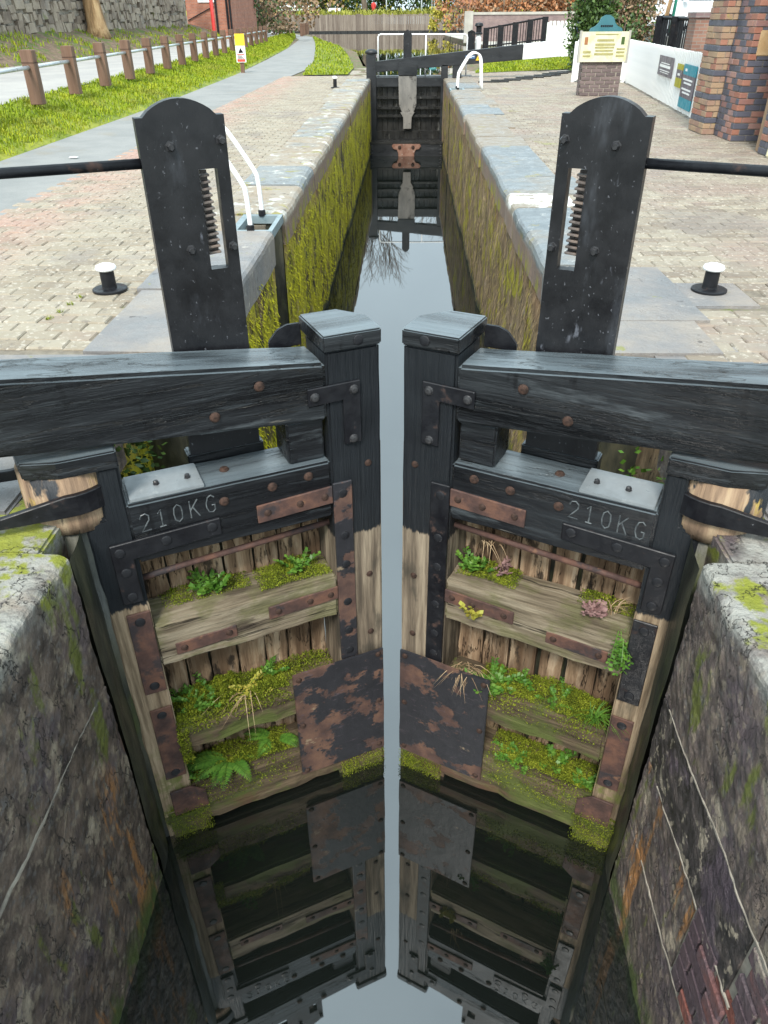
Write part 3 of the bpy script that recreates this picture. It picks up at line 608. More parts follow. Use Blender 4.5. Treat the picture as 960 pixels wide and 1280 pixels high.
    # rod under the top rail
    P('tie_rod', MB(sx).tube([(.15,.06,-.365),(.35,.062,-.352),(.6,.058,-.338),(.965,.06,-.318)], .0135, 10), m_rust, smooth=True)
    # iron work
    iron = lambda name, pts, mat, n0=-.012, n1=.0, **k: P(name, MB(sx).prism(pts, n0, n1), mat, bev=.003, bseg=1, **k)
    iron('corner_strap', [(.052,-.135),(.484,-.118),(.484,-.196),(.132,-.216),(.132,-.425),(.052,-.425)], m_biron, -.016, -.002)
    bolts([(.085,-.173),(.265,-.163),(.448,-.152),(.092,-.392),(.092,-.27)], ME_RING, -.016)
    iron('mitre_strap', [(.885,.358),(1.104,.362),(1.104,.09),(1.030,.09),(1.030,.288),(.885,.284)], m_biron, -.016, -.0045)
    bolts([(.912,.322),(1.075,.328),(1.068,.112)], ME_BB, -.016); bolts([(1.135,-.026)], ME_BR, -.002)
    iron('rail_strap', [(.637,-.108),(.966,-.094),(.966,-.178),(.637,-.192)], m_rust, -.014, -.003)
    bolts([(.68,-.148),(.82,-.142),(.93,-.138)], ME_BR, -.013)
    iron('mitre_strap', [(.969,-.085),(1.055,-.085),(1.055,-1.10),(.969,-1.10)], m_plate if s < 0 else m_biron, -.014, -.002)
    bolts([(1.01,-.14),(1.012,-.36),(1.012,-.52),(1.012,-.74),(1.012,-.92),(1.012,-1.05)], ME_RING, -.013); bolts([(1.13,-.62)], ME_BR, -.002); bolts([(1.13,-.98)], ME_BR, -.002)
    iron('rail_strap', [(.215,-.70),(.485,-.69),(.485,-.755),(.215,-.765)], m_rust, -.014, -.006); iron('rail_strap', [(.636,-.645),(.967,-.632),(.967,-.705),(.636,-.715)], m_rust, -.016, -.006)
    bolts([(.25,-.732),(.45,-.722)], ME_BR, -.013); bolts([(.68,-.68),(.83,-.675),(.93,-.67)], ME_BR, -.014)
    iron('heel_strap', [(.05,-.485),(.146,-.485),(.140,-.945),(.045,-.945)], m_rust if s < 0 else m_biron, -.014, -.003)
    iron('heel_strap', [(.045,-1.05),(.142,-1.05),(.138,-1.53),(.04,-1.53)], m_rust, -.014, -.003)
    iron('heel_strap', [(.04,-1.62),(.142,-1.62),(.21,-1.68),(.21,-1.80),(.04,-1.80)], m_rust, -.024, -.012)
    bolts([(.097,-.53),(.092,-.90),(.092,-1.09),(.09,-1.49),(.09,-1.66)], ME_RING, -.014)
    pl = P('steel_plate', B(.708,1.184,-.034,-.020,-1.83,-1.09), m_plate, bev=.003, step=.09, amp=.003, fr=5)
    bolts([(.735,-1.125),(1.155,-1.118),(.735,-1.80),(1.155,-1.795),(.735,-1.45),(1.155,-1.45)], ME_BR, -.034)
    P('plate_packing', B(.72,1.17,-.020,-.002,-1.80,-1.12), m_rail3)
    # carved weight mark
    tx = MB(1); h = .078; uu = .185 if s < 0 else .470; sl = .020/.3
    for ch in '210KG':
        for st in STROKES[ch]:
            pts = []
            for (a, b) in st:
                du = (a*.055)*(1 if s < 0 else -1); pts.append((sx*(uu+du), -.0046, -.108+b*h+((uu+du)-.18)*sl))
            tx.tube(pts, .0030, 5)
        uu += .064*(1 if s < 0 else -1)
    P('weight_mark', tx, m_carve)
    # paddle stand with rack and handrail
    a0, a1, sh = .445, .735, 1.282
    arch = [(.47+.24*t/12, sh+.052*math.sin(math.pi*t/12)**.75) for t in range(13)]
    st = MB(sx)
    st.prism([(a0,0),(.628,0),(.628,sh),(a0,sh)], .222, .268).prism([(.692,0),(a1,0),(a1,sh),(.692,sh)], .222, .268)
    st.prism([(.628,0),(.692,0),(.692,.785),(.628,.785)], .222, .268).prism([(.628,1.12),(.692,1.12),(.692,sh),(.628,sh)], .222, .268)
    st.prism(arch[::-1], .222, .268)
    pst = P('paddle_stand', st, m_stand)
    rk = MB(sx).prism([(.636,.83),(.674,.83),(.664,1.11),(.640,1.112)], .272, .288)
    for t in range(13):
        z = .832+t*.0215; o_ = .012*math.sin(math.pi*t/12)
        rk.prism([(.632,z),(.676-.0008*t,z+.003),(.676-.0008*t,z+.011),(.632,z+.008)], .242-o_*.5, .273)
    rk.build('rack', m_rack, pst, bev=.0015, bseg=1)
    for (uq, zq) in ((.715,1.205),(.545,1.195),(.565,.862),(.716,.860)): link('bolt', ME_HEX, pst, (sx*uq, .222, zq), (0, rnd.random(), 0), (.7,.7,.7))
    P('paddle_frame', B(.50,.53,.268,.36,.02,1.2).box(.64,.675,.29,.33,-1.6,.77), m_biron)
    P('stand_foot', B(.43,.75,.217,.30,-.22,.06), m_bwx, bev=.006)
    P('handrail', MB(sx).tube([(.446,.245,1.147),(-.6,.235,1.150),(-1.6,.23,1.155),(-2.35,.22,1.16)], .0165, 12), m_biron, smooth=True)
    P('handrail_post', MB(sx).tube([(-2.3,.10,.80),(-2.3,.22,1.16)], .018, 10), m_biron, smooth=True)
    for uq, q0 in ((.20,0),): P('stand_block', B(.80,.955,.03,.20,.024,.21), m_bwx, bev=.008)
    return g, A, rz, sx
G = {s: make_leaf(s) for s in (-1, 1)}
def lp(s, u, n, z):                     # leaf coordinates -> world
    g, A, rz, sx = G[s]; x = sx*u; return Vector((A[0]+x*math.cos(rz)-n*math.sin(rz), A[1]+x*math.sin(rz)+n*math.cos(rz), z))
def mossL(s, *a, **k): 
    g, A, rz, sx = G[s]; return moss('moss', g, *a, sx=sx, loc=(0,0,-Z0), **k)
T2, T3, T4 = -.578, -1.205, -1.655
#        mat, u0,u1,n0,n1,z, n, hgt,size,seed
mossL(-1, m_moss, .62,.96,.02,.19,T2, 5200,.034,.010,1)
mossL(-1, m_moss, .20,.60,.08,.20,T2, 2600,.026,.010,2)
mossL(-1, m_moss, .145,.70,-.01,.19,T3, 15000,.078,.013,3, droop=.08)
mossL(-1, m_moss, .60,.96,.05,.19,T3, 2500,.035,.012,8)
mossL(-1, m_moss, .135,.19,-.02,.05,T3-.02, 2600,.10,.012,4, droop=.25)
mossL(-1, m_moss, .15,.70,-.012,.19,T4, 13000,.055,.012,5, droop=.17)
mossL(-1, m_moss, -.01,.22,-.035,.02,-1.78, 3200,.04,.010,6, droop=.22)
mossL(-1, m_moss, .93,1.19,-.03,.0,-1.86, 2200,.03,.009,7, droop=.12)
mossL(1, m_moss, .66,.95,.05,.19,T2, 3600,.03,.010,11)
mossL(1, m_moss, .15,.40,.10,.20,T2, 1600,.022,.010,16)
mossL(1, m_moss, .15,.80,-.005,.19,T3, 16000,.058,.012,12, droop=.10)
mossL(1, m_moss, .14,.70,-.012,.19,T4, 15000,.05,.012,13, droop=.19)
mossL(1, m_moss, -.01,.22,-.035,.02,-1.78, 3200,.04,.010,14, droop=.22)
mossL(1, m_moss, .93,1.19,-.03,.0,-1.86, 2200,.03,.009,15, droop=.12)
# plants rooted on the rails
herb('leafy_herb', 'bright green herb on the middle rail under the left gate rod', lp(-1,.42,.13,T2), m_herb, 16,.10,.026,21,group='herbs growing on the gate rails')
herb('leafy_herb', 'green weeds in the moss of the third rail, left gate', lp(-1,.30,.10,T3), m_herb, 14,.11,.022,22,spread=.12,group='herbs growing on the gate rails')
herb('leafy_herb', 'yellow green weed beside the left gate rusty plate, third rail', lp(-1,.52,.12,T3), m_yleaf, 10,.09,.02,23,spread=.10,group='herbs growing on the gate rails')
fern('large bright fern arching over the bottom rail of the left gate', lp(-1,.36,.08,T4), m_herb, 11,.25,24)
fern('small fern beside the rusty plate, bottom rail of left gate', lp(-1,.62,.12,T4), m_herb, 9,.20,25)
herb('leafy_herb', 'low weeds at the heel end of the left bottom rail', lp(-1,.22,.08,T4), m_herb, 10,.08,.02,26,spread=.08,group='herbs growing on the gate rails')
herb('leafy_herb', 'dark green herb at mitre end of the right middle rail', lp(1,.88,.13,T2), m_herb, 16,.09,.022,31,group='herbs growing on the gate rails')
herb('leafy_herb', 'pinkish weeds beside the herb on the right middle rail', lp(1,.76,.13,T2), m_pink, 8,.10,.016,32,group='herbs growing on the gate rails')
herb('stonecrop', 'pink stonecrop rosette cluster on the right middle rail', lp(1,.30,.08,T2), m_pink, 22,.05,.018,33,spread=.05)
herb('trailing_plant', 'green trailing plant hanging over the right gate middle rail at heel end', lp(1,.18,.02,T2), m_herb, 12,.17,.020,34,spread=.035,down=True)
herb('leafy_herb', 'fresh green herb behind dead grass, third rail of right gate', lp(1,.72,.06,T3), m_herb, 16,.10,.024,35,spread=.10,group='herbs growing on the gate rails')
tuft('dead_grass_tuft', 'straw and green grass tuft hanging at mitre end, right gate', lp(1,.86,.05,T3+.04), m_straw, 34,.22,36,hang=.5)
tuft('grass_tuft', 'spiky green grass tuft on third rail near the right heel post', lp(1,.22,.06,T3), m_herb, 60,.24,37,hang=.2)
tuft('dry_stems', 'thin dry stems in moss of the left third rail', lp(-1,.48,.05,T3), m_straw, 16,.26,38,hang=.5,cat='dry stems')
tuft('dry_stems', 'straw wisps trailing from the right gate rod', lp(1,.80,.06,-.37), m_straw, 12,.16,39,hang=.7,cat='dry stems')
tuft('dry_stems', 'straw wisps at the heel end above the right middle rail', lp(1,.24,.10,T2), m_straw, 12,.18,40,hang=.1,cat='dry stems')
herb('leafy_herb', 'small yellow green sprig on the right middle rail face', lp(1,.82,-.02,T2-.16), m_yleaf, 6,.07,.03,41,spread=.04,group='herbs growing on the gate rails')
herb('leafy_herb', 'small round leaved weed on the bottom rail, right gate', lp(1,.55,.06,T4), m_herb, 14,.07,.018,42,spread=.09,group='herbs growing on the gate rails')
herb('leafy_herb', 'young weed near the right heel on the bottom rail', lp(1,.20,.06,T4), m_herb, 8,.08,.018,43,spread=.05,group='herbs growing on the gate rails')

for i, (x, y) in enumerate(WEEDS):
    o = tuft('paving_weed', 'small green weed tuft growing in the left paving joints', (x, y, -.004), m_moss, 26, .035, 300+i, cat='weed'); o['group'] = 'weeds in the left paving'
    o['label'] = ('weed tuft in the left paving nearest the bollard', 'weed tuft between pavers, second from the left bollard', 'tiny weed tuft right of the others near the left bollard', 'weed tuft beside the left edge of the left paddle stand', 'weed tuft in the left paving closest to the left balance beam')[i]
for k, (sd_, u_, n_, z_, lab) in enumerate([(-1,.22,.12,T3,'weed clump at the heel end of the third rail, left gate'),(-1,.64,.13,T3,'weed clump tucked behind the left rusty plate, third rail'),(-1,.82,.13,T2,'seedlings in the moss at mitre end of the left middle rail'),
        (1,.42,.10,T3,'weed clump in the middle of the third rail, right gate'),(1,.62,.12,T3,'weed clump left of centre on the third rail, right gate'),(1,.38,.10,T4,'weed clump in the middle of the bottom rail, right gate')]):
    herb('weed_clump', lab, lp(sd_, u_, n_, z_), m_herb, 9, .085, .015+.004*(k % 3), 400+k, spread=.075, group='weed clumps on the gate rails', cat='weed')
# iron collars that hold the heel posts to the lock side
for s in (-1, 1):
    g, A, rz, sx = G[s]; c = lp(s, -.03, .155, 0); r0 = .178
    o = thing('collar_strap', 'curved black iron collar strap round the %s heel post' % ('left' if s < 0 else 'right'), 'iron strap', (c.x, c.y, .0), 0, 'collar straps round the heel posts')
    pts = []
    dirv = Vector((s*.94, -.34 if 1 else 0, 0)).normalized()                   # tails run outward and a little towards the camera
    base = math.atan2(dirv.y, dirv.x)
    for k in range(17): 
        a = base+math.pi/2*(1)+math.pi*k/16; pts.append(Vector((math.cos(a)*r0, math.sin(a)*r0, .085)))
    p0, p1 = pts[0]+dirv*.9, pts[-1]+dirv*.9
    full = [p0, pts[0]+dirv*.22+(pts[-1]-pts[0]).normalized()*.0, *pts, pts[-1]+dirv*.22, p1]
    b = MB(); n = len(full); vs = []
    for i, p in enumerate(full):
        t = (full[min(i+1,n-1)]-full[max(i-1,0)]).normalized(); q = Vector((-t.y, t.x, 0)); thick = .012
        hh = .042 if 1 < i < n-2 else .022; zc_ = .085 if 1 < i < n-2 else .06
        vs += [p+q*thick+Vector((0,0,zc_-.085+hh)), p+q*thick+Vector((0,0,zc_-.085-hh)), p-q*thick+Vector((0,0,zc_-.085-hh)), p-q*thick+Vector((0,0,zc_-.085+hh))]
    fs = [(4*i+k, 4*i+(k+1)%4, 4*i+4+(k+1)%4, 4*i+4+k) for i in range(n-1) for k in range(4)]+[(0,1,2,3),(4*n-4,4*n-3,4*n-2,4*n-1)]
    b.add(vs, fs).build('band', m_biron, o, bev=.003, bseg=1)
    for p in (p0, p1): MB().box(p.x-.05,p.x+.05,p.y-.05,p.y+.05,0,.09).build('anchor_block', m_biron, o, bev=.006)

# plants in the gate recesses, seen under the beams
for s, n_ in ((-1, 900), (1, 320)):
    r = random.Random(60+s); mb = MB()
    for _ in range(n_):
        y = r.uniform(2.55,3.75); z = r.uniform(-.75,.02)
        if ns((s*4, y*4, z*4)) < -.12: continue
        leaf_quad(mb, Vector((s*(1.40-r.uniform(0,.10)), y, z)), Vector((-s*.8, r.uniform(-.8,.4), r.uniform(-.5,.7))), rv(r), r.uniform(.025,.055), r.uniform(.010,.018))
    o = thing('recess_plant', 'dense dark green ivy in the recess under the left balance beam' if s < 0 else 'sparse green weed in the recess under the right balance beam', 'plant', (s*1.4,3.1,-.7))
    mb.v = [(x-s*1.4, y-3.1, z+.7) for x, y, z in mb.v]
    tag(mb.build('leaves', m_leafwall if s < 0 else m_herb, o, normals=False), kind='stuff')

# hanging moss and roots on the chamber walls
for s, mat, n_, root in ((-1, m_wallmoss, 30000, wl), (1, m_wallstraw, 30000, wr)):
    r = random.Random(80+s); mb = MB()
    for _ in range(n_):
        y = 3.92+21.3*r.random()**1.7; z = r.uniform(-1.88,-.2)
        if s < 0 and 6.62 < y < 7.36: continue
        den = ns((s*2, y*1.1, z*.9))*.5+ns((s*6, y*4, z*1.4))*.35+.55
        if z > -.42: den *= .55
        if r.random() > den*(1.0 if s < 0 else .7)-(.1 if s < 0 else .12): continue
        l = r.uniform(.02,.06)*(1 if s < 0 else 2.6); w_ = r.uniform(.003,.007)*(1 if s < 0 else .45)*(1+y*.05)
        out = r.uniform(.006,.02); x = W2+.012+.03*(ns((W2,y*1.7,z*2.2))+.6*ns((W2+4,y*5,z*6)))*.9
        p = Vector((s*(x-.004), y, z)); q = p+Vector((-s*out, r.uniform(-.02,.02), -l*.5)); e = p+Vector((-s*out*.7, r.uniform(-.03,.03), -l))
        mb.add([p+Vector((0,-w_,0)), p+Vector((0,w_,0)), q+Vector((0,w_,0)), q+Vector((0,-w_,0)), e], [(0,1,2,3),(3,2,4)])
    tag(mb.build('wall_moss' if s < 0 else 'wall_roots', mat, root, normals=False), kind='stuff')

# ------------------------------------------------------------------ mooring bollards, ladder hoops
def bollard(pt, label, k=1.0, group='white topped mooring bollards'):
    o = thing('bollard', label, 'bollard', pt, 0, group)
    MB().lathe([(.115,0),(.115,.012),(.108,.016),(.055,.018)], seg=28).build('flange', m_biron, o)
    MB().lathe([(.050,.016),(.048,.03),(.047,.135*k)], seg=24).build('shaft', m_biron, o, smooth=False)
    MB().lathe([(.047,.132*k),(.066,.138*k),(.070,.150*k),(.062,.166*k),(.035,.176*k),(.008,.178*k)], seg=24).build('cap', m_white, o, smooth=True)
    for a in range(4): link('bolt', ME_RING, o, (.088*math.cos(a*1.57+.4), .088*math.sin(a*1.57+.4), .014), (R(-90),0,0), (.6,.6,.6))
bollard((-1.945,5.03,.004), 'small black bollard with white cap on the left paving near the gate')
bollard((2.10,5.06,.004), 'small black bollard with white cap on a stone pad, right paving')
bollard((-1.86,22.3,.004), 'far white capped bollard on left coping near the upper gate', 1.5)
for s, y0, y1, lab in ((-1,6.70,7.30,'left'), (1,21.34,21.88,'right')):
    o = thing('ladder_handrail', 'white tubular ladder grab hoops on the %s' % ('left coping behind the paddle stand' if s < 0 else 'right coping beside the upper gate'), 'handrail', (s*1.3,y0,0), 0, 'white ladder grab hoops')
    for y in (y0, y1):
        p = [(0,0,.03),(0,0,.10),(.01,0,.30),(.04,0,.40),(.22,0,.68),(.30,0,.76),(.38,0,.79),(.47,0,.77),(.53,0,.70),(.56,0,.55),(.60,0,.0)]
        q = [Vector((s*(a-.02), y-y0, c)) for a, b, c in p]; sm = []
        for i in range(len(q)-1):
            for t in range(4):
                p0, p1, p2, p3 = q[max(i-1,0)], q[i], q[i+1], q[min(i+2,len(q)-1)]; f = t/4
                sm.append(.5*((2*p1)+(p2-p0)*f+(2*p0-5*p1+4*p2-p3)*f*f+(3*p1-p0-3*p2+p3)*f*f*f))
        sm.append(q[-1]); MB().tube(sm, .021, 10).build('hoop', m_white, o, smooth=True)
        MB().lathe([(.034,0),(.034,.05),(.024,.055)], (s*-.02, y-y0, .005), 12).build('foot_socket', m_biron, o)

# ------------------------------------------------------------------ upper gate
m_bsmooth = M('black_gate_paint', ((.010,.011,.013),(.022,.024,.027)), s=5, st=(.3,1,1), rough=.4, bump=.3, bs=20, layers=(dict(c=(.07,.08,.085), s=6, lo=.6, hi=.72, a=.6),))
m_wetblk = M('wet_black_timber', ((.008,.008,.008),(.025,.024,.022)), s=9, st=(1,1,.3), rough=.35, bump=.6, bs=20, layers=(dict(c=(.12,.12,.11), s=7, st=(1,1,.2), lo=.62, hi=.7, a=.7),))
m_paddle = M('grey_paddle_shaft', ((.13,.125,.115),(.22,.205,.185)), s=5, st=(1,1,.4), rough=.6, bump=.3, layers=(dict(c=(.06,.055,.05), s=4, lo=.55, hi=.65),))
m_cast = M('rusty_casting', ((.16,.07,.045),(.26,.15,.11)), s=7, rough=.8, bump=.5, layers=(dict(c=(.36,.32,.28), s=10, lo=.62, hi=.7),))
ug = thing('upper_lock_gate', 'single black upper lock gate with white ended balance beam sloping up right', 'lock gate', (-1.1,26,-2.0))
def U(name, mb, mat, **k):
    mb.v = [(x+1.1, y-26, z+2.0) for x, y, z in mb.v]; return mb.build(name, mat, ug, **k)
def UB(*a): return MB().box(*a)
U('mitre_post', UB(-1.22,-.93,25.86,26.14,-1.7,.62), m_bsmooth, bev=.01)
U('post_cap', MB().lathe([(.175,.62),(.185,.66),(.17,.70),(.10,.74),(.01,.745)], (-1.07,26,0), 16), m_bsmooth, smooth=True)
U('top_rail', UB(-.93,1.2,25.90,26.10,-.23,.02), m_bsmooth, bev=.01)
for z in (-.52,-.80,-1.02): U('rail', UB(-.93,1.12,25.92,26.05,z-.035,z+.035), m_wetblk, bev=.008)
U('bottom_rail', UB(-.93,1.12,25.90,26.08,-1.66,-1.42), m_wetblk, bev=.01)
x = -.93
while x < 1.1:
    U('plank', UB(x+.004, min(x+.165,1.12), 26.05,26.10,-1.7,-.2), m_wetblk, bev=.006); x += .17
U('heel_post', UB(1.02,1.22,25.88,26.16,-1.7,.34), m_bsmooth, bev=.012)
bx = lambda x: (.43+.095*(x+.93), .15+.070*(x+.93))
def seg(x0, x1, y): return MB().prism([(x0,bx(x0)[1]),(x1,bx(x1)[1]),(x1,bx(x1)[0]),(x0,bx(x0)[0])], 25.88-.0, 26.14)
U('balance_beam', seg(-.93,3.40,0), m_bsmooth, bev=.012); U('white_beam_end', seg(3.402,4.52,0), m_white, bev=.012)
U('beam_support', UB(1.36,1.62,25.9,26.12,-.02,.36), m_bsmooth, bev=.02)
U('paddle_stand', MB().prism([(-.12,.40),(.13,.40),(.13,1.10),(.08,1.18),(0,1.22),(-.07,1.18),(-.12,1.10)], 26.15, 26.22), m_stand)
U('paddle_cover', UB(-.27,.30,25.80,25.88,.06,.37), m_bsmooth, bev=.02)
U('paddle_shaft', MB().prism([(-.26,.06),(.29,.06),(.29,-.72),(.20,-.92),(-.14,-.92),(-.24,-.72)], 25.82, 25.87), m_paddle, bev=.01)
U('paddle_neck', MB().prism([(-.20,-.90),(.24,-.90),(.15,-1.05),(.14,-1.36),(-.10,-1.36),(-.11,-1.05)], 25.80, 25.86), m_paddle, bev=.01)
U('warning_sign', MB().prism([(2.02,.44),(2.20,.45),(2.11,.61)], 25.872, 25.878), M('warning_yellow', ((.75,.45,.02),(.8,.5,.03)), s=3, rough=.5, bump=0))
U('warning_mark', MB().prism([(2.098,.485),(2.122,.485),(2.116,.565),(2.104,.565)], 25.868, 25.8715), m_bsmooth)
U('blue_label', UB(1.72,2.0,25.872,25.878,.49,.57), M('label_blue', ((.05,.12,.25),(.08,.16,.3)), s=3, rough=.5, bump=0))
for i in range(2): U('label_print', UB(1.74,1.98-.08*i,25.868,25.8715,.54-.03*i,.553-.03*i), m_white)
# cill
cl = thing('lock_cill', 'black steel faced cill below the upper gate with rusty casting', 'lock cill', (0,24.77,-2.3))
def Cc(name, mb, mat, **k):
    mb.v = [(x, y-24.77, z+2.3) for x, y, z in mb.v]; return mb.build(name, mat, cl, **k)
Cc('cill_stone', UB(-1.1,1.1,24.79,25.95,-2.3,-1.66), m_wetblk, bev=.02)
Cc('cill_edge', UB(-1.1,1.1,24.74,24.98,-1.656,-1.60), m_wetblk, bev=.01, step=.15, amp=.01)
Cc('cill_plate', UB(-1.09,1.09,24.755,24.785,-2.3,-1.657), m_bsmooth)
cs = [(-.40,-1.64),(.40,-1.64),(.44,-1.70),(.38,-1.78),(.28,-1.80),(.24,-1.90),(.24,-2.2),(-.24,-2.2),(-.24,-1.90),(-.28,-1.80),(-.38,-1.78),(-.44,-1.70)]
Cc('casting', MB().prism(cs, 24.70, 24.753), m_cast, bev=.01)
for x in (-.2,.2): link('bolt', ME_BIG, cl, (x, 24.695-24.77, -1.73+2.3), None, (2.5,2.5,2.5))
for s in (-1, 1):
    for k in range(3): link('bolt', ME_BB, cl, (s*1.03, 24.75-24.77, -1.70-.1*k+2.3), None, (1.6,1.6,1.6))
# wing walls at the upper gate
for s, root in ((-1, wl), (1, wr)):
    MB(s).box(1.09,1.9,25.42,27.0,-2.3,-.01).build('coping_stone', m_copL if s < 0 else m_copR, root, bev=.03, step=.3, amp=.01)
    MB(s).box(1.16,2.2,27.0,31.5,-2.3,-.03).build('coping_stone', m_copL, root, bev=.03, step=.5, amp=.01)
MB().box(-1.16,1.16,26.2,27.2,-2.3,-1.7).build('apron_stone', m_wetblk, wl)
# footbridge rail behind the gate
o = thing('footbridge_rail', 'white tubular railing behind the upper gate', 'railing', (-.9,27,.0))
zt0, zt1 = 1.09, 1.07
MB().tube([(0,0,.0),(0,0,1.02),(.03,0,1.07),(.08,0,1.09),(2.64,0,1.08),(2.70,0,1.05),(2.72,0,1.0),(2.72,0,.0)], .024, 8).build('frame', m_white, o, smooth=True)
MB().tube([(1.46,0,.0),(1.46,0,1.08)], .022, 8).build('post', m_white, o, smooth=True)
MB().box(-.1,2.9,-.25,.25,-.06,.0).build('deck', m_bsmooth, o)
MB().tube([(2.2,.05,.0),(2.2,.05,1.04)], .008, 6).build('post', m_biron, o)

# ------------------------------------------------------------------ left bank: path, verge, fence, road, stone wall
path = [(-3.68,-3),(-3.68,27.3),(-3.6,30),(-3.9,36),(-4.9,46),(-6.6,62),(-9,82),(-13,98),(-17,106),(-22,110),(-24,107),(-16,97),(-11.6,88),(-9.0,72),(-7.2,52),(-6.2,38),(-5.6,28),(-5.3,18),(-5.3,8),(-5.4,-3)]
struct(fl(path, -.012).build('towpath', m_tarmac, normals=False))
fence_x = lambda y: -6.2-(y-14.27)*.0585
path_x = lambda y: -5.3 if y < 18 else -5.3-(y-18)*.03 if y < 28 else -5.6-(y-28)*.068 if y < 52 else -7.2-(y-52)*.11
def vz(t): return .40*(t**.8)
def verge(a, b):
    y = 5+75*b; x0 = path_x(y); x1 = fence_x(y)-.45; x = x0+(x1-x0)*a
    return (x, y, -.02+vz(a)+.03*ns((x*2, y*2, 1)))
struct(grid(verge, 10, 150).build('grass_verge', m_verge, normals=False, smooth=True))
def blades(name, fn, n, hmin, hmax, wd, seed, mat, kind='stuff', parent=None):
    r = random.Random(seed); mb = MB()
    for _ in range(n):
        q = fn(r)
        if q is None: continue
        p, k = q; h = r.uniform(hmin, hmax)*k; a = r.uniform(0, 6.28); l = Vector((math.cos(a), math.sin(a), 0)); sd = Vector((-l.y, l.x, 0))*wd*k*r.uniform(.6,1.4)
        p = Vector(p); mid = p+l*h*.15+Vector((0,0,h*.6)); tip = p+l*h*r.uniform(.3,.8)+Vector((0,0,h*r.uniform(.6,1)))
        mb.add([p-sd, p+sd, mid+sd*.7, mid-sd*.7, tip], [(0,1,2,3),(3,2,4)])
    return tag(mb.build(name, mat, parent, normals=False), kind=kind)
def vfn(r):
    b = r.random()**1.7; a = r.random(); p = verge(a, b)
    if a < .10 and r.random() > a*7: return None
    return p, 1+.018*(p[1]-10)
tag(blades('grass', vfn, 60000, .035, .085, .008, 3, m_blade), 'mossy green grass covering the bank below the post fence', 'grass')
struct(fl([(fence_x(3)-.4,3),(fence_x(80)-.4,80),(-17,98),(-26,104),(-26,85),(-14.5,64),(-11.6,54),(-11.6,22),(-11.6,3)], .385).build('road', m_road, normals=False))
def bankfn(a, b):
    y = 3+53*b; x0 = -11.5; x = x0-2.2*a
    return (x, y, .36+.85*a**.8+.10*ns((x*1.2, y*1.2, 0)))
struct(grid(bankfn, 8, 110).build('wall_bank', m_soil, normals=False, smooth=True))
def bfn(r):
    b = r.random(); a = r.random(); p = bankfn(a, b)
    if ns((p[0]*.8, p[1]*.8, 7)) < .05: return None
    return p, 1.3
tag(blades('bank_grass', bfn, 9000, .06, .16, .012, 5, m_blade), 'patchy weeds on the bank at the foot of the stone wall', 'grass')
# timber post fence
m_post = M('brown_fence_timber', ((.085,.047,.030),(.14,.078,.050),(.19,.112,.075)), s=10, st=(1,1,.1), rough=.8, bump=.5, bs=30, bst=(1,1,.1), isl=.35, coord='pos')
pm = MB(); pm.prism([(-.10,0),(.10,0),(.10,.60),(.094,.612),(.10,.624),(.10,.78),(.088,.79),(-.088,.79),(-.10,.78),(-.10,.624),(-.094,.612),(-.10,.60)], -.095, .095)
pme = pm.mesh('fence_post', m_post, bev=.008, bseg=1)
ring = MB().box(-.102,.102,-.097,.097,.600,.614).mesh('groove', M('groove_dark', ((.05,.025,.016),(.07,.035,.02)), s=5, rough=.9, bump=0))
ys = [10.1,12.2]+[14.2+2.0*i+.012*i*i for i in range(18)]+[66+1.7*i for i in range(6)]
fr = thing('timber_fence', 'brown square timber post fence with galvanised tube rail along the grass verge', 'fence', (fence_x(14), 14, .38))
for i, y in enumerate(ys):
    x = fence_x(y) if y < 62 else fence_x(62)-.06*(y-62)+1.2
    z = .36
    p = link('post', pme, fr, (x-fence_x(14), y-14, z-.38-.02), (rnd.uniform(-.01,.01), rnd.uniform(-.01,.01), R(3.4)+rnd.uniform(-.03,.03)))
    link('groove', ring, p)
    if i < 19:
        y2 = ys[i+1]; x2 = fence_x(y2)
        MB().tube([(x-fence_x(14), y-14, .50), (x2-fence_x(14), y2-14, .50)], .030, 8).build('rail', m_galv, fr, smooth=True)
MB().tube([(fence_x(7)-fence_x(14), -7, .50), (fence_x(10.1)-fence_x(14), 10.1-14, .50)], .030, 8).build('rail', m_galv, fr, smooth=True)
# rubble stone wall
m_rub = M('rubble_stone', ((.13,.10,.08),(.24,.19,.145),(.34,.28,.215),(.19,.165,.15)), s=3, rough=.9, bump=.8, bs=14, bd=.03, coord='pos', isl=.7, layers=(dict(c=((.10,.12,.03),(.2,.2,.06)), s=2, lo=.6, hi=.7, a=.6),))
sw = thing('stone_wall', 'tall grey rubble stone wall beside the road on the left', 'stone wall', (-14.6,30,1.0))
wx = lambda y: -13.45
core = MB(); core.prism([(wx(14)-.12,14),(wx(30)-.12,30),(wx(50)-.12,54.3),(wx(50)-.7,54.3),(wx(14)-.7,14)], .6, 5.2, ax=2)
core.v = [(x+14.6,y-30,z-1.0) for x,y,z in core.v]; core.build('core', m_mortar, sw)
stones = []; z = .75; row = 0
while z < 5.1:
    y = 14+rnd.uniform(0,.4); hh = rnd.uniform(.26,.42)
    while y < 53.6:
        l = rnd.uniform(.25,.80); stones.append((z+rnd.uniform(-.09,.09), y, l, hh*rnd.uniform(.8,1.15))); y += l
    z += hh
stones.sort(key=lambda t: (t[0] > 3.2, t[1] < 24, abs(t[0]-1.9)))
rest = MB(); cnt = 0
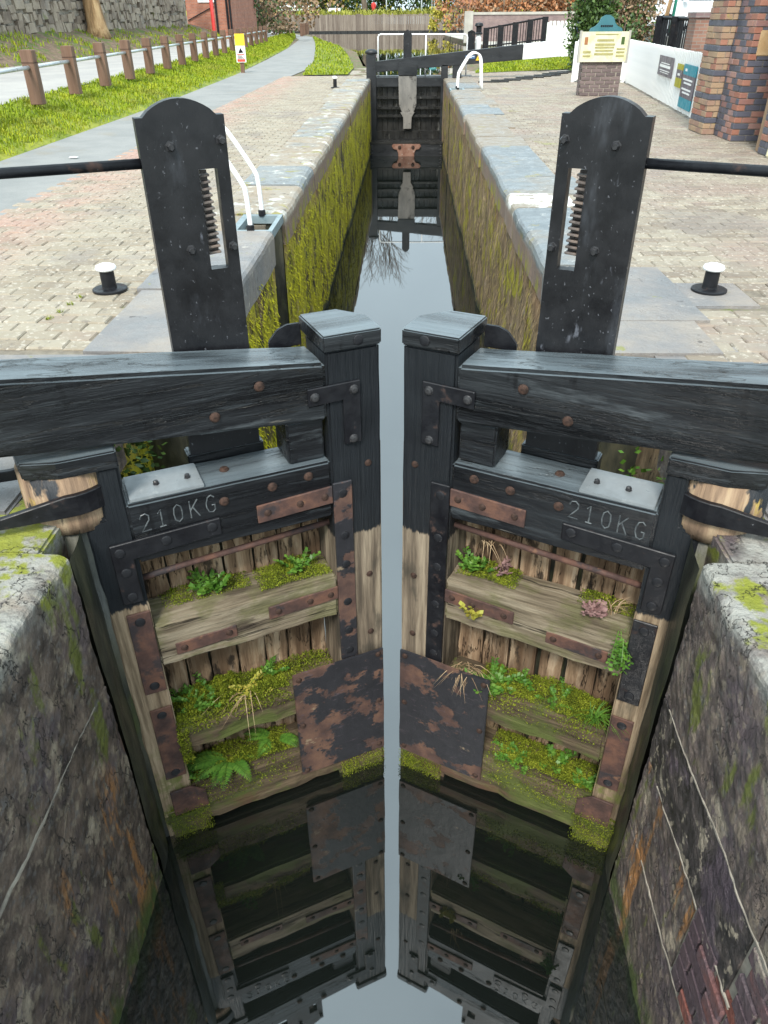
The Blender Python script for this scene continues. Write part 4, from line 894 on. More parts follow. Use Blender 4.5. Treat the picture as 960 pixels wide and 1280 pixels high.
for (z, y, l, hh) in stones:
    g = .02; x = wx(y+l/2); ang = 0
    f = [(0+rnd.uniform(-.05,.05), -l/2+g+rnd.uniform(0,.05), g), (rnd.uniform(-.05,.05), l/2-g-rnd.uniform(0,.05), g+rnd.uniform(0,.04)), (rnd.uniform(-.06,.02), l/2-g-rnd.uniform(0,.07), hh-g), (rnd.uniform(-.06,.02), -l/2+g+rnd.uniform(0,.07), hh-g-rnd.uniform(0,.04))]
    bk = [(-.2, a*1.02, c) for _, a, c in f]; mid = [(.0+rnd.uniform(0,.035), rnd.uniform(-.05,.05), hh/2)]
    V = [(q[0]+.02, q[1], q[2]) for q in f]+bk+mid; Fc = [(0,1,8),(1,2,8),(2,3,8),(3,0,8),(0,4,5,1),(1,5,6,2),(2,6,7,3),(3,7,4,0)]
    vis = z < 3.0 and y > 25
    if vis and cnt < 298:
        cnt += 1; MB().add(V, Fc).build('stone', m_rub, sw, (x+14.6, y+l/2-30, z-1.0), (0,0,ang))
    else: rest.add([(q[0]+x+14.6, q[1]+y+l/2-30, q[2]+z-1.0) for q in V], Fc)
tag(rest.build('stones', m_rub, sw), kind='stuff')

# ------------------------------------------------------------------ vegetation builders
def bush(name, label, cat, c, rx, ry, rz, n, size, mats, seed, group=None, trunk=None):
    r = random.Random(seed); o = thing(name, label, cat, (c[0], c[1], c[2]), 0, group)
    mbs = [MB() for _ in mats]
    clumps = [(Vector((r.gauss(0,.5)*rx, r.gauss(0,.5)*ry, rz*r.uniform(.12,.9))), r.uniform(.25,.5)) for _ in range(max(10, n//60))]
    for _ in range(n):
        q, cr_ = r.choice(clumps); v = rv(r); p = q+Vector((v.x*rx, v.y*ry, v.z*rz))*cr_*r.random()**.4
        if p.z < .02: p.z = abs(p.z)+.02
        leaf_quad(r.choice(mbs), p, rv(r)+Vector((0,0,.2)), rv(r), size*r.uniform(.6,1.4), size*.35)
    for m, mb in zip(mats, mbs): mb.build('crown', m, o, normals=False)
    t = MB(); h = trunk or rz*.9
    t.tube([(0,0,-.1),(.02,0,h*.3),(-.03,.02,h*.6),(0,0,h)], [max(.05,rx*.06)*k for k in (1.2,1,.7,.3)], 7)
    for k in range(5):
        a = k*1.3+seed; t.tube([(0,0,h*(.25+.1*k)),(math.cos(a)*rx*.35,math.sin(a)*ry*.35,h*(.5+.1*k)),(math.cos(a)*rx*.6,math.sin(a)*ry*.6,h*(.7+.1*k))], [max(.03,rx*.03),max(.02,rx*.02),.01], 5)
    t.build('trunk', m_bark, o, smooth=True)
    return o
m_bark = M('bark', ((.08,.06,.045),(.17,.13,.095)), s=8, st=(1,1,.2), rough=.95, bump=.8, bs=20)
m_tan = M('pale_bark', ((.16,.095,.045),(.34,.21,.10),(.50,.34,.18)), s=6, st=(1,1,.15), rough=.95, bump=1, bs=16, bd=.05)
m_ev1 = M('evergreen_leaf', ((.02,.045,.012),(.045,.085,.02)), s=2, rough=.6, bump=0, isl=.7, coord='pos'); m_ev2 = M('laurel_leaf', ((.04,.085,.015),(.08,.14,.025)), s=2, rough=.6, bump=0, isl=.7, coord='pos')
m_or = M('orange_hedge_leaf', ((.30,.12,.045),(.45,.21,.09)), s=2, rough=.7, bump=0, isl=.7, coord='pos'); m_br = M('brown_twig_leaf', ((.20,.13,.075),(.34,.23,.14)), s=2, rough=.8, bump=0, isl=.7, coord='pos')
m_gold = M('golden_leaf', ((.30,.26,.03),(.42,.36,.05)), s=2, rough=.7, bump=0, isl=.7, coord='pos'); m_reed = M('yellow_green_reed', ((.20,.22,.03),(.34,.33,.05)), s=2, rough=.8, bump=0, isl=.7, coord='pos')
def bare_tree(label, pt, h, seed, group='bare trees beyond the canal'):
    r = random.Random(seed); o = thing('bare_tree', label, 'tree', pt, 0, group); tr_ = MB(); cr_ = MB()
    def br(p, d, l, rad, dep):
        q = p+d*l; m = (p+q)/2+rv(r)*l*.07
        (tr_ if dep < 2 else cr_).tube([p, m, q], [rad, rad*.85, rad*.68], 6 if dep < 2 else 4, caps=False)
        if dep >= 6 or rad < .006: return
        for k in range(3 if dep > 0 else 4):
            dd = (d+rv(r)*.62+Vector((0,0,.12))).normalized(); br(q if k else (p*.25+q*.75), dd, l*r.uniform(.62,.82), rad*.6, dep+1)
    br(Vector((0,0,-.2)), Vector((.02,0,1)), h*.26, h*.013, 0)
    tr_.build('trunk', m_bark, o); cr_.build('crown', m_bark, o)
bare_tree('tall bare tree left beyond the far canal bank, mirrored in the lock water', (-6,124,.7), 33, 1)
bare_tree('tall bare tree right beyond the far canal bank, mirrored in the lock water', (6.5,126,.7), 33, 2)
# ivy clad trunk against the stone wall
o = thing('tree', 'thick pale brown trunk growing against the rubble stone wall', 'tree', (-13.0,36.8,.95))
MB().tube([(0,0,-.3),(.02,.05,.3),(-.05,.05,1.2),(-.12,.1,2.6),(-.1,.1,4.5)], [.62,.42,.32,.28,.22], 10).build('trunk', m_tan, o, smooth=True, amp=.05, fr=2)
lm = MB()
for k in range(6):
    a = k*1.1; lm.tube([(-.1,.1,3.2+.2*k),(math.cos(a)*.8,math.sin(a)*.8,4.6+.2*k),(math.cos(a)*1.6,math.sin(a)*1.6,5.8+.2*k)], [.10,.07,.02], 6)
lm.build('crown', m_tan, o, smooth=True)

# ------------------------------------------------------------------ far bank
FB = 116.0
m_pile = M('bank_piling', ((.13,.10,.08),(.21,.17,.135),(.28,.235,.19)), s=3, st=(1,1,.3), rough=.9, bump=.5, isl=.7, coord='pos')
pl = MB(); xq = -70
while xq < 40:
    wq = rnd.uniform(.14,.32); pl.box(xq, xq+wq-.015, FB+rnd.uniform(0,.1), FB+.35, -.6, 1.75+rnd.uniform(-.08,.08)); xq += wq
tag(pl.build('bank_piling', m_pile), 'pale vertical timber piling lining the far canal bank', 'piling', kind='stuff')
struct(MB().box(-70,40,FB-.25,FB,-.6,-.02).build('bank_ledge', m_wetblk))
def farg(a, b):
    x = -160+320*a; y = FB+.3+380*b**1.6; return (x, y, 1.55+.5*b+.25*ns((x*.05, y*.05, 2)))
struct(grid(farg, 40, 20).build('far_meadow', m_turf, normals=False))
tag(blades('far_reeds', lambda r: ((r.uniform(-68,38), FB+.2+r.random()*7, 1.6), 1), 9000, .35, 1.0, .10, 9, m_reed), 'yellow green reeds along the top of the far bank', 'reeds')
k = 0
for (x, y, rx, rz, mt, lab) in [(-34,132,6,7,0,'dark evergreen tree behind the white fence on the far bank'),(-22,134,6,9,0,'broad dark evergreen at the far bank beside the bench'),(-13,133,5,7,1,'laurel green tree left of the person in red'),(-4,136,6,9,0,'dark evergreen tree behind the person in red'),(5,136,6,8,1,'laurel green tree behind the lamp posts'),(14,134,5,9,0,'dark evergreen tree left of the brick house'),(-46,128,6,8,1,'laurel green tree at the far left bank'),(24,140,7,9,0,'dark evergreen tree behind the brick house'),(34,140,8,10,1,'laurel green tree right of the brick house'),(-60,128,8,10,0,'dark evergreen tree far left beyond the bend')]:
    bush('evergreen_tree', lab, 'tree', (x,y,1.6), rx*1.15, 3, min(rz,7), 4200, .5, (m_ev1,m_ev2) if mt == 0 else (m_ev2,m_ev1,m_gold), 100+k, 'evergreen trees beyond the far bank'); k += 1
# person in red, lower half behind the reeds
pp = at(467, 10, 124)
o = thing('person', 'person in a red coat standing behind the reeds on the far bank', 'person', (pp.x, 124, 1.6))
def skin(name, pts, edges, rad, mat):
    me = bpy.data.meshes.new(name); me.from_pydata(pts, edges, []); ob = link(name, me, o); md = ob.modifiers.new('s','SKIN'); me.skin_vertices[0].data[0].use_root = True
    for i, q in enumerate(rad): me.skin_vertices[0].data[i].radius = q if isinstance(q, tuple) else (q, q)
    sb = ob.modifiers.new('u','SUBSURF'); sb.levels = sb.render_levels = 1; me.materials.append(mat); return ob
m_redc = M('red_coat', ((.45,.03,.03),(.55,.05,.04)), s=8, rough=.8, bump=.1); m_skin = M('skin', ((.45,.27,.19),(.5,.3,.22)), s=8, rough=.6, bump=0)
m_dkc = M('dark_cloth', ((.02,.02,.03),(.03,.03,.04)), s=8, rough=.8, bump=0)
skin('body', [(0,0,.95),(0,0,1.2),(0,0,1.42),(0,0,1.54),(0,0,1.66),(.2,0,1.42),(.26,.02,1.15),(.24,-.06,.92),(-.2,0,1.42),(-.26,.02,1.15),(-.24,-.06,.92),(.1,0,.9),(.11,0,.48),(.11,0,.06),(.11,-.14,.04),(-.1,0,.9),(-.11,0,.48),(-.11,0,.06),(-.11,-.14,.04)],
     [(0,1),(1,2),(2,3),(3,4),(2,5),(5,6),(6,7),(2,8),(8,9),(9,10),(0,11),(11,12),(12,13),(13,14),(0,15),(15,16),(16,17),(17,18)], [(.17,.12),(.17,.12),(.18,.12),.055,(.085,.10),.07,.055,.04,.07,.055,.04,.09,.06,.045,.04,.09,.06,.045,.04], m_skin)
MB().lathe([(.25,.55),(.24,.9),(.22,1.2),(.23,1.42),(.12,1.52),(.07,1.55)], seg=14).build('coat', m_redc, o, smooth=True)
for s in (-1,1): MB().tube([(s*.19,0,1.44),(s*.27,.02,1.16),(s*.25,-.06,.94)], [.085,.07,.06], 8).build('sleeve', m_redc, o, smooth=True)
MB().lathe([(.115,1.60),(.125,1.70),(.10,1.78),(.03,1.81)], (0,.02,0), 12).build('hair', m_dkc, o, smooth=True)
# white fence, bench, lamp posts on far bank
o = thing('white_fence', 'white post and rail fence on the far bank left', 'fence', (at(346,14,122).x,122,1.6))
wd = at(392,14,122).x-at(346,14,122).x
for i in range(8): MB().box(wd*i/7-.06,wd*i/7+.06,-.06,.06,0,1.35).build('post', m_white, o)
for z in (.35,.75,1.15): MB().box(0,wd,-.09,-.065,z-.09,z+.09).build('rail', m_white, o)
o = thing('bench', 'pale bench on the far bank beside the white fence', 'bench', (at(418,16,120).x,120,1.6))
MB().box(-.8,.8,-.25,.25,.42,.5).build('seat', m_white, o); MB().box(-.8,.8,.22,.28,.5,.9).build('backrest', m_white, o)
for s in (-1,1): MB().box(s*.7-.05,s*.7+.05,-.2,.2,0,.42).build('leg', m_white, o)
for px, lab in ((368,'pale lamp post by the white fence on the far bank'),(458,'pale lamp post just left of the person in red'),(483,'thin pale lamp post right of the person in red'),(527,'pale lamp post near the teal sign'),(540,'pale post beside the teal sign'),(553,'thin post left of the brick house')):
    x = at(px,8,126).x; o = thing('lamp_post', lab, 'lamp post', (x,126,1.6), 0, 'lamp posts on the far bank')
    MB().tube([(0,0,-.2),(0,0,1.2),(0,0,5.6)], [.11,.09,.07], 8).build('pole', m_galv, o, smooth=True); MB().tube([(0,0,5.5),(0,-.5,5.75),(0,-.9,5.75)], .05, 6).build('arm', m_galv, o); MB().box(-.12,.12,-1.3,-.8,5.7,5.8).build('lamp_head', m_galv, o)
o = thing('teal_sign', 'small teal sign board on the far bank', 'sign', (at(543,3,125).x,125,1.6)); MB().tube([(0,.1,-.2),(0,.1,2.6)], .06, 6).build('pole', m_galv, o); MB().box(-.5,.5,0,.06,1.9,2.9).build('board', M('teal_paint', ((.03,.25,.27),(.04,.3,.32)), s=3, rough=.5, bump=0), o); MB().box(-.3,.3,-.01,-.003,2.2,2.6).build('print', m_white, o)

# ------------------------------------------------------------------ left background: brick house, sign, litter
BRK = ((.26,.085,.05),(.34,.12,.075),(.22,.08,.06))
def brickmat(name, cols, scale, mort=(.32,.28,.24)):
    m = bpy.data.materials.new(name); m.use_nodes = True; n = m.node_tree; N = n.nodes; lk = n.links.new; b = N['Principled BSDF']; b.inputs['Roughness'].default_value = .85
    t = N.new('ShaderNodeTexCoord'); sp = N.new('ShaderNodeSeparateXYZ'); cb = N.new('ShaderNodeCombineXYZ'); ad = N.new('ShaderNodeMath'); lk(t.outputs['Object'], sp.inputs[0])
    lk(sp.outputs[0], ad.inputs[0]); lk(sp.outputs[1], ad.inputs[1]); lk(ad.outputs[0], cb.inputs[0]); lk(sp.outputs[2], cb.inputs[1])
    k = N.new('ShaderNodeTexBrick'); k.inputs['Color1'].default_value = (*cols[0],1); k.inputs['Color2'].default_value = (*cols[1],1); k.inputs['Mortar'].default_value = (*mort,1)
    k.inputs['Scale'].default_value = 1; k.inputs['Brick Width'].default_value = .225; k.inputs['Row Height'].default_value = .075; k.inputs['Mortar Size'].default_value = .008; lk(cb.outputs[0], k.inputs['Vector'])
    ns_ = N.new('ShaderNodeTexNoise'); ns_.inputs['Scale'].default_value = 2; mx_ = N.new('ShaderNodeMix'); mx_.data_type = 'RGBA'; mx_.blend_type = 'MULTIPLY'; mx_.inputs[0].default_value = .6
    lk(t.outputs['Object'], ns_.inputs['Vector']); lk(k.outputs[0], mx_.inputs['A']); lk(ns_.outputs[0], mx_.inputs['B']); lk(mx_.outputs['Result'], b.inputs['Base Color']); return m
m_brkred = brickmat('red_brickwork', ((.42,.13,.07),(.55,.20,.11)), 1); m_brkpur = brickmat('purple_brickwork', ((.26,.17,.17),(.34,.23,.21)), 1, (.3,.27,.25)); m_brkdk = brickmat('brown_brickwork', ((.30,.15,.11),(.38,.21,.15)), 1)
m_glass = M('window_glass', ((.05,.06,.07),(.09,.10,.11)), s=2, rough=.1, bump=0)
hp_ = at(236,38,57); h2 = at(292,38,57)
o = thing('brick_house', 'red brick house with black drainpipes at the end of the stone wall', 'house', (hp_.x,57,.4))
wd = h2.x-hp_.x
MB().box(0,wd,0,9,-.4,6.5).build('wall', m_brkred, o); MB().prism([(-.3,6.5),(wd+.3,6.5),(wd/2,9)], -.3, 9.3).build('roof', m_brkdk, o)
wq = MB().box(wd*.30,wd*.62,-.03,.03,2.05,3.3).build('window', m_glass, o); MB().box(wd*.28,wd*.64,-.06,-.031,1.95,2.06).build('sill', m_white, wq); MB().box(wd*.28,wd*.31,-.05,-.031,2.06,3.3).box(wd*.61,wd*.64,-.05,-.031,2.06,3.3).box(wd*.45,wd*.47,-.05,-.031,2.06,3.3).build('frame', m_white, wq)
for x in (.66,.90,.97): MB().tube([(wd*x,-.08,-.3),(wd*x,-.08,6)], .07, 6).build('drainpipe', m_biron, o)
MB().tube([(.05,-.06,1.0),(wd*.62,-.06,1.75)], .03, 6).build('cable', m_biron, o)
o = thing('red_post', 'tall bright red pipe post in front of the red brick house', 'post', (at(268,40,50).x,50,.38)); MB().tube([(0,0,-.1),(0,0,.6),(0,0,4.2)], .10, 10).build('pole', M('red_paint', ((.5,.035,.03),(.6,.05,.04)), s=3, rough=.4, bump=0), o, smooth=True); MB().lathe([(.14,0),(.14,.06),(.11,.1)], seg=12).build('base', m_biron, o)
bush('brown_bush', 'bare brown thicket right of the red brick house', 'bush', (at(325,25,70).x,70,.4), 3.5,2,2.6,1400,.30,(m_br,m_br,m_ev2),201)
bush('dark_bush', 'dark evergreen bush between the house and the brown thicket', 'bush', (at(303,25,66).x,66,.4), 1.2,1.2,2.8,700,.28,(m_ev1,m_ev2),202)
bush('brown_bush', 'brown scrub at the far end of the stone wall by the lamp', 'bush', (at(345,18,84).x,84,.5), 3.5,2,3.4,1200,.35,(m_br,m_br,m_tan),203)
bare_tree('slim bare tree right of the red brick house', (at(312,30,68).x,68,.4), 11, 5, None)
sg = gnd(303, 88, .06); top = at(297,42,sg.y); bt = at(297,78,sg.y)
o = thing('warning_board', 'small white warning sign with yellow top on a brown stub post by the path', 'sign', (sg.x, sg.y, .05))
hs_, hb = top.z-.05, bt.z-.05; wd = .16
MB().box(-.06,.06,.02,.12,-.1,hb+.2).build('post', m_post, o)
MB().box(-wd,wd,-.01,.018,hb,hs_-.34).build('panel', m_white, o)
m_yel = M('sign_yellow', ((.75,.50,.03),(.8,.55,.04)), s=3, rough=.5, bump=0); m_sred = M('sign_red', ((.55,.06,.04),(.6,.08,.05)), s=3, rough=.5, bump=0)
MB().box(-wd,wd,-.01,.018,hs_-.338,hs_).build('yellow_panel', m_yel, o)
q = hs_-.34-hb
MB().prism([(-.08+hb*0,hb+q*.55),(0,hb+q*.88),(.09,hb+q*.60)], -.016, -.0105).build('figure_mark', m_biron, o); MB().box(-.13,.13,-.016,-.0105,hb+.02,hb+q*.20).build('red_band', m_sred, o); MB().box(-.12,.12,-.016,-.0105,hb+q*.44,hb+q*.50).build('red_band', m_sred, o)
for i in range(3): MB().box(-.11,.11-.04*i,-.016,-.0105,hb+q*(.24+.065*i),hb+q*(.265+.065*i)).build('print_line', m_biron, o)
lt = gnd(92,197); tag(MB().prism([(-.05,-.03),(.05,-.035),(.06,.02),(0,.04),(-.06,.02)], 0, .006, ax=2).build('paper_scrap', m_white, None, (lt.x,lt.y,.002)), 'white scrap of paper lying on the tarmac path', 'litter')

# ------------------------------------------------------------------ grass patches by the canal
def poly_inside(pts, x, y):
    c = False; n = len(pts)
    for i in range(n):
        (x1,y1),(x2,y2) = pts[i], pts[i-1]
        if (y1 > y) != (y2 > y) and x < (x2-x1)*(y-y1)/(y2-y1)+x1: c = not c
    return c
glp = [(-3.3,27.35),(-1.9,27.6),(-1.95,31.5),(-2.9,42),(-4.3,55),(-6.3,66),(-8.9,82),(-9.0,82.2),(-6.6,62),(-4.9,46),(-3.9,36),(-3.55,30)]
grp = [(2.2,28.0),(6.6,30.4),(9.5,36),(9.5,43),(6.0,46),(4.4,44),(3.3,36)]
for nm, pts, lab, sd_ in (('grass_patch_left', glp, 'short bright grass between the path and the upper canal', 21), ('grass_patch_right', grp, 'bright grass behind the upper balance beam on the right bank', 22)):
    struct(fl(pts, .01).build(nm, m_turf, normals=False)); xs = [p[0] for p in pts]; yy = [p[1] for p in pts]
    def gf(r, pts=pts, xs=xs, yy=yy):
        x, y = r.uniform(min(xs),max(xs)), min(yy)+(max(yy)-min(yy))*r.random()**1.6
        return ((x,y,.01), 1+.012*(y-20)) if poly_inside(pts,x,y) else None
    tag(blades('short_grass', gf, 16000, .04, .09, .014, sd_, m_blade), lab, 'grass')
struct(MB().prism([(-4.2,27.3),(-1.16,27.0),(-1.16,31.5),(-1.7,33),(-2.75,46.3),(-5.5,63.6),(-8.2,79.5),(-11.8,100),(-24,112),(-70,115),(-70,90),(-9,27.3)], -2.4, -.03, ax=2).build('bank_upper_left', m_soil))
struct(MB().prism([(1.16,27.0),(60,27.2),(60,115.5),(28,115.5),(3.35,85),(4.75,54),(3.35,42),(1.75,30)], -2.4, -.03, ax=2).build('bank_upper_right', m_soil))
m_conc = M('pale_concrete', ((.34,.32,.28),(.44,.42,.37)), s=2, rough=.9, bump=.3, coord='pos')
struct(fl([(4.8,54),(12,50),(30,60),(30,85),(3.4,85)], .0).build('canalside_path', m_conc, normals=False))
struct(fl([(2.05,28.9),(7.2,28.9),(9.5,33),(6.6,30.2),(2.3,27.9)], -.006).build('gravel_strip', m_conc, normals=False))
# raised brick heel grips on the right paving
hg = thing('heel_grips', 'dark raised brick strips in an arc on the right paving', 'brick strips', (3.4,27.2,0))
for i, (px, py) in enumerate([(617,103),(632,101),(648,99.5),(662,97.5),(672,96),(684,94.5),(694,92.5),(702,91),(712,90),(722,89.5),(735,89)]):
    q = gnd(px, py); MB().box(-.42,.42,-.05,.05,-.03,.035).build('grip', m_wetblk, hg, (q.x-3.4,q.y-27.2,0), (0,0,.05+.03*i), bev=.008, bseg=1)

# ------------------------------------------------------------------ right background
struct(MB().prism([(8.2,28.2),(60,28.2),(60,110),(14,110),(14,60),(10.6,44),(9.2,33)], -.5, .95, ax=2).build('car_park', m_tarmac))
def bar_fence(name, label, a, b, nb, z0a, z1a, z0b, z1b, mat, nposts):
    o = thing(name, label, 'railing', (a[0],a[1],0)); d = Vector((b[0]-a[0], b[1]-a[1], 0))
    P_ = lambda t, z: (d.x*t, d.y*t, z)
    MB().tube([P_(0,z1a),P_(1,z1b)], .05, 6).build('top_rail', mat, o); MB().tube([P_(0,z0a+.1),P_(1,z0b+.1)], .04, 6).build('bottom_rail', mat, o)
    for i in range(nb+1):
        t = i/nb; MB().tube([P_(t,z0a+(z0b-z0a)*t),P_(t,z1a+(z1b-z1a)*t)], .022, 5).build('bar', mat, o)
    for i in range(nposts): t = i/(nposts-1); MB().box(d.x*t-.16,d.x*t+.16,d.y*t-.05,d.y*t+.05,z0a+(z0b-z0a)*t-.1,z1a+(z1b-z1a)*t+.05).build('post', mat, o)
    return o
p0, p1 = at(608,36,50), at(682,22,50)
bar_fence('bar_railing', 'black bar railing climbing right in front of the brick wall', (p0.x,50), (p1.x,50), 22, 0, p0.z, at(682,52,50).z, p1.z, m_biron, 5)
o = thing('bollard_light', 'black and white bollard lamp at the left end of the bar railing', 'bollard lamp', (at(598,50,49.5).x,49.5,0)); zt_ = at(598,29,49.5).z
MB().lathe([(.16,-.05),(.16,.5),(.13,.55),(.13,zt_*.55),(.13,zt_*.56)], seg=12).build('stem', m_white, o); MB().lathe([(.20,zt_*.56),(.22,zt_*.60),(.15,zt_*.66),(.15,zt_*.86),(.24,zt_*.9),(.20,zt_),(.02,zt_*1.03)], seg=12).build('lamp_head', m_biron, o)
o = thing('gate_post', 'square black post left of the bollard lamp', 'post', (at(589,50,49).x,49,0)); MB().box(-.2,.2,-.1,.1,-.05,at(589,40,49).z).build('shaft', m_biron, o); MB().prism([(-.22,at(589,40,49).z),(.22,at(589,40,49).z),(0,at(589,40,49).z+.1)], -.12,.12).build('cap', m_biron, o)
a, b = at(590,16,64), at(722,14,64)
o = thing('brick_wall', 'long purple brick wall with pale coping behind the bar railing', 'wall', (a.x,64,0)); MB().box(0,b.x-a.x+4,0,.35,-.1,a.z-.12).build('brickwork', m_brkpur, o); MB().box(-.05,b.x-a.x+4,-.06,.41,a.z-.12,a.z+.04).build('coping', m_conc, o); MB().box(-.5,.1,-.08,.5,-.1,a.z+.1).build('pier', m_conc, o)
bush('golden_bush', 'golden yellow bush at the corner of the far bank', 'bush', (at(555,36,96).x,96,.2), 1.3,1,2.0,500,.3,(m_gold,),211)
bush('orange_hedge', 'orange beech hedge above the purple brick wall left half', 'hedge', (at(630,12,68).x,68,.6), 4.0,1.2,2.6,2600,.28,(m_or,m_or,m_br),212, 'orange beech hedges')
bush('orange_hedge', 'orange beech hedge above the purple brick wall right half', 'hedge', (at(690,12,68).x,68,.6), 3.6,1.2,2.9,2400,.28,(m_or,m_or,m_br),213, 'orange beech hedges')
a = at(576,12,122); b = at(616,12,122)
o = thing('brick_house', 'far red brick house above the golden bush with white framed window', 'house', (a.x,122,1.6)); wd = b.x-a.x
MB().box(0,wd,0,8,-.2,5).build('wall', m_brkred, o); MB().prism([(-.3,5),(wd+.3,5),(wd/2,7.5)], -.3, 8.3).build('roof', m_brkdk, o)
q = MB().box(wd*.55,wd*.85,-.03,.03,.9,2.4).build('window', m_glass, o); [MB().box(wd*k,wd*k+.12,-.05,.0,.85,2.45).build('frame', m_white, q) for k in (.53,.85)]
o = thing('blue_railing', 'short dark blue railing beside the golden bush', 'railing', (at(566,40,92).x,92,0)); 
for i in range(6): MB().tube([(i*.3,0,-.1),(i*.3,0,1.9+.12*i)], .05, 5).build('bar', m_biron, o)
MB().tube([(-.1,0,1.85),(1.6,0,2.5)], .06, 5).build('top_rail', m_biron, o)
# white picket fences
def picket(name, label, a, b, h, pitch, back=True):
    o = thing(name, label, 'fence', (a[0],a[1],0)); d = Vector((b[0]-a[0], b[1]-a[1], 0)); n = int(d.length/pitch); t = d.normalized(); ang = math.atan2(t.y, t.x)
    pk = MB().prism([(-pitch*.36,.04),(pitch*.36,.04),(pitch*.36,h-.02),(pitch*.26,h),(-pitch*.26,h),(-pitch*.36,h-.02)], -.012, .012).mesh('picket', m_white)
    for i in range(n): p = t*pitch*(i+.5); link('picket', pk, o, (p.x, p.y, rnd.uniform(-.004,.004)), (0,0,ang))
    q = MB().box(0, d.length, .014, .03, .06, h-.17).build('backing_board', m_white, o, None, (0,0,ang))
    for f in (0,.5,1): p = t*d.length*f; MB().box(-.05,.05,.03,.12,-.05,h-.05).build('post', m_white, o, (p.x,p.y,0), (0,0,ang))
    return o, t, ang
wf, wt, wang = picket('white_picket_fence', 'white boarded picket fence with signs leading to the brick building', (5.94,23.7), (4.97,14.55), 1.0, .15)
picket('white_picket_fence', 'short white picket panel just behind the information board', (at(716,103,23.9).x,23.9), (5.9,23.75), 1.0, .105)
a = at(683,72,41)
o2, t2, a2 = picket('white_picket_fence', 'white picket panel at right end of upper balance beam', (at(682,72,38).x,38), (at(714,72,38).x,38), at(700,26,38).z, .16)
MB().box(-.06,.06,-.1,.1,-.05,at(700,26,38).z).build('dark_post', M('navy_paint', ((.015,.03,.09),(.02,.04,.11)), s=3, rough=.5, bump=0), o2, (at(714,72,38).x-at(682,72,38).x+.08,0,0))
# signs on the fence (each a thing of its own)
nrm = Vector((-wt.y, wt.x, 0)); 
if nrm.x > 0: nrm = -nrm
def fsign(name, label, px0, px1, ytop, ybot, bands, prints):
    # find the place along the fence for the photo column
    def hit(px, py):
        dr = ray(px, py); n2 = nrm; P0 = Vector((5.94,23.7,0))+nrm*.02; k = (P0-CAM).dot(n2)/dr.dot(n2); return CAM+dr*k
    A_, B_, C_ = hit(px0,(ytop+ybot)/2), hit(px1,(ytop+ybot)/2), hit((px0+px1)/2, ytop); D_ = hit((px0+px1)/2, ybot)
    wd = (B_-A_).length; h = C_.z-D_.z; o = thing(name, label, 'sign', (A_.x, A_.y, D_.z)); rot = (0,0,wang)
    e = nrm*.006; ang_fix = wang
    for k, (f0, f1, mt) in enumerate(bands): MB().box(0,wd,-.012,0,h*f0,h*f1-.001).build('panel', mt, o, (e.x,e.y,0), rot)
    for (x0,x1,f0,f1) in prints: MB().box(wd*x0,wd*x1,-.017,-.0125,h*f0,h*f1).build('print', m_white, o, (e.x,e.y,0), rot)
m_sg = M('sign_grey', ((.10,.09,.11),(.14,.12,.15)), s=3, rough=.5, bump=0); m_teal = M('sign_teal', ((.01,.22,.30),(.015,.26,.34)), s=3, rough=.5, bump=0); m_lime = M('sign_lime', ((.32,.30,.01),(.38,.35,.015)), s=3, rough=.5, bump=0)
fsign('grey_sign', 'square grey sign with white lettering on the white fence', 824,842,70,96, [(0,1,m_sg)], [(.12,.86,.42,.56),(.2,.8,.62,.66),(.15,.85,.25,.29),(.2,.8,.15,.18)])
fsign('narrow_sign', 'narrow lime and grey sign on the white fence', 846,853,79,110, [(0,.4,m_lime),(.4,.75,m_sg),(.75,1,m_lime)], [(.3,.7,.5,.6)])
fsign('tall_sign', 'tall teal and grey sign beside the brick pier on the white fence', 852,868,80,139, [(0,.24,m_teal),(.24,.76,m_sg),(.76,1,m_teal)], [(.1,.85,.64,.68),(.2,.8,.56,.60),(.1,.85,.42,.46),(.2,.8,.34,.38),(.15,.3,.84,.90)])
# information board on a brick plinth
m_dbrick = M('dark_plinth_brick', ((.10,.075,.075),(.16,.12,.115),(.20,.15,.14)), s=5, rough=.8, bump=.4, bs=30, coord='pos', isl=.7)
o = thing('information_board', 'green topped information board on a dark brick plinth', 'sign', (3.94,19.62,0)); pw, pd, phh = .90, .42, .70
MB().box(.012,pw-.012,.012,pd-.012,-.05,phh).build('mortar_core', m_mortar, o)
bme2 = MB().box(0,.205,0,.10,0,.066).mesh('brick', m_dbrick, bev=.005, bseg=1); bhalf = MB().box(0,.092,0,.10,0,.066).mesh('brick', m_dbrick, bev=.005, bseg=1)
for c in range(9):
    xs = [0,.222,.444,.666] if c % 2 == 0 else [.11,.333,.555]; z = .005+c*.0775
    for x in xs: link('brick', bme2, o, (x+(.012 if c % 2 == 0 else 0), rnd.uniform(-.004,.003), z))
    if c % 2: link('brick', bhalf, o, (.0,0,z)); link('brick', bhalf, o, (.79,0,z))
    for y in (.11,.22) if c % 2 == 0 else (.11,.25): link('brick', bme2, o, (.10,y,z), (0,0,R(90)), (.5,1,1)); link('brick', bme2, o, (.90,y,z), (0,0,R(90)), (.5,1,1))
bd = MB().box(-.09,.93,-.06,.0,phh-.03,1.24).build('board', M('cream_panel', ((.60,.58,.40),(.68,.66,.50)), s=6, rough=.5, bump=0, layers=(dict(c=(.55,.52,.2), s=5, lo=.5, hi=.6, a=.5),)), o)
m_ink = M('print_olive', ((.30,.27,.10),(.4,.36,.16)), s=6, rough=.6, bump=0)
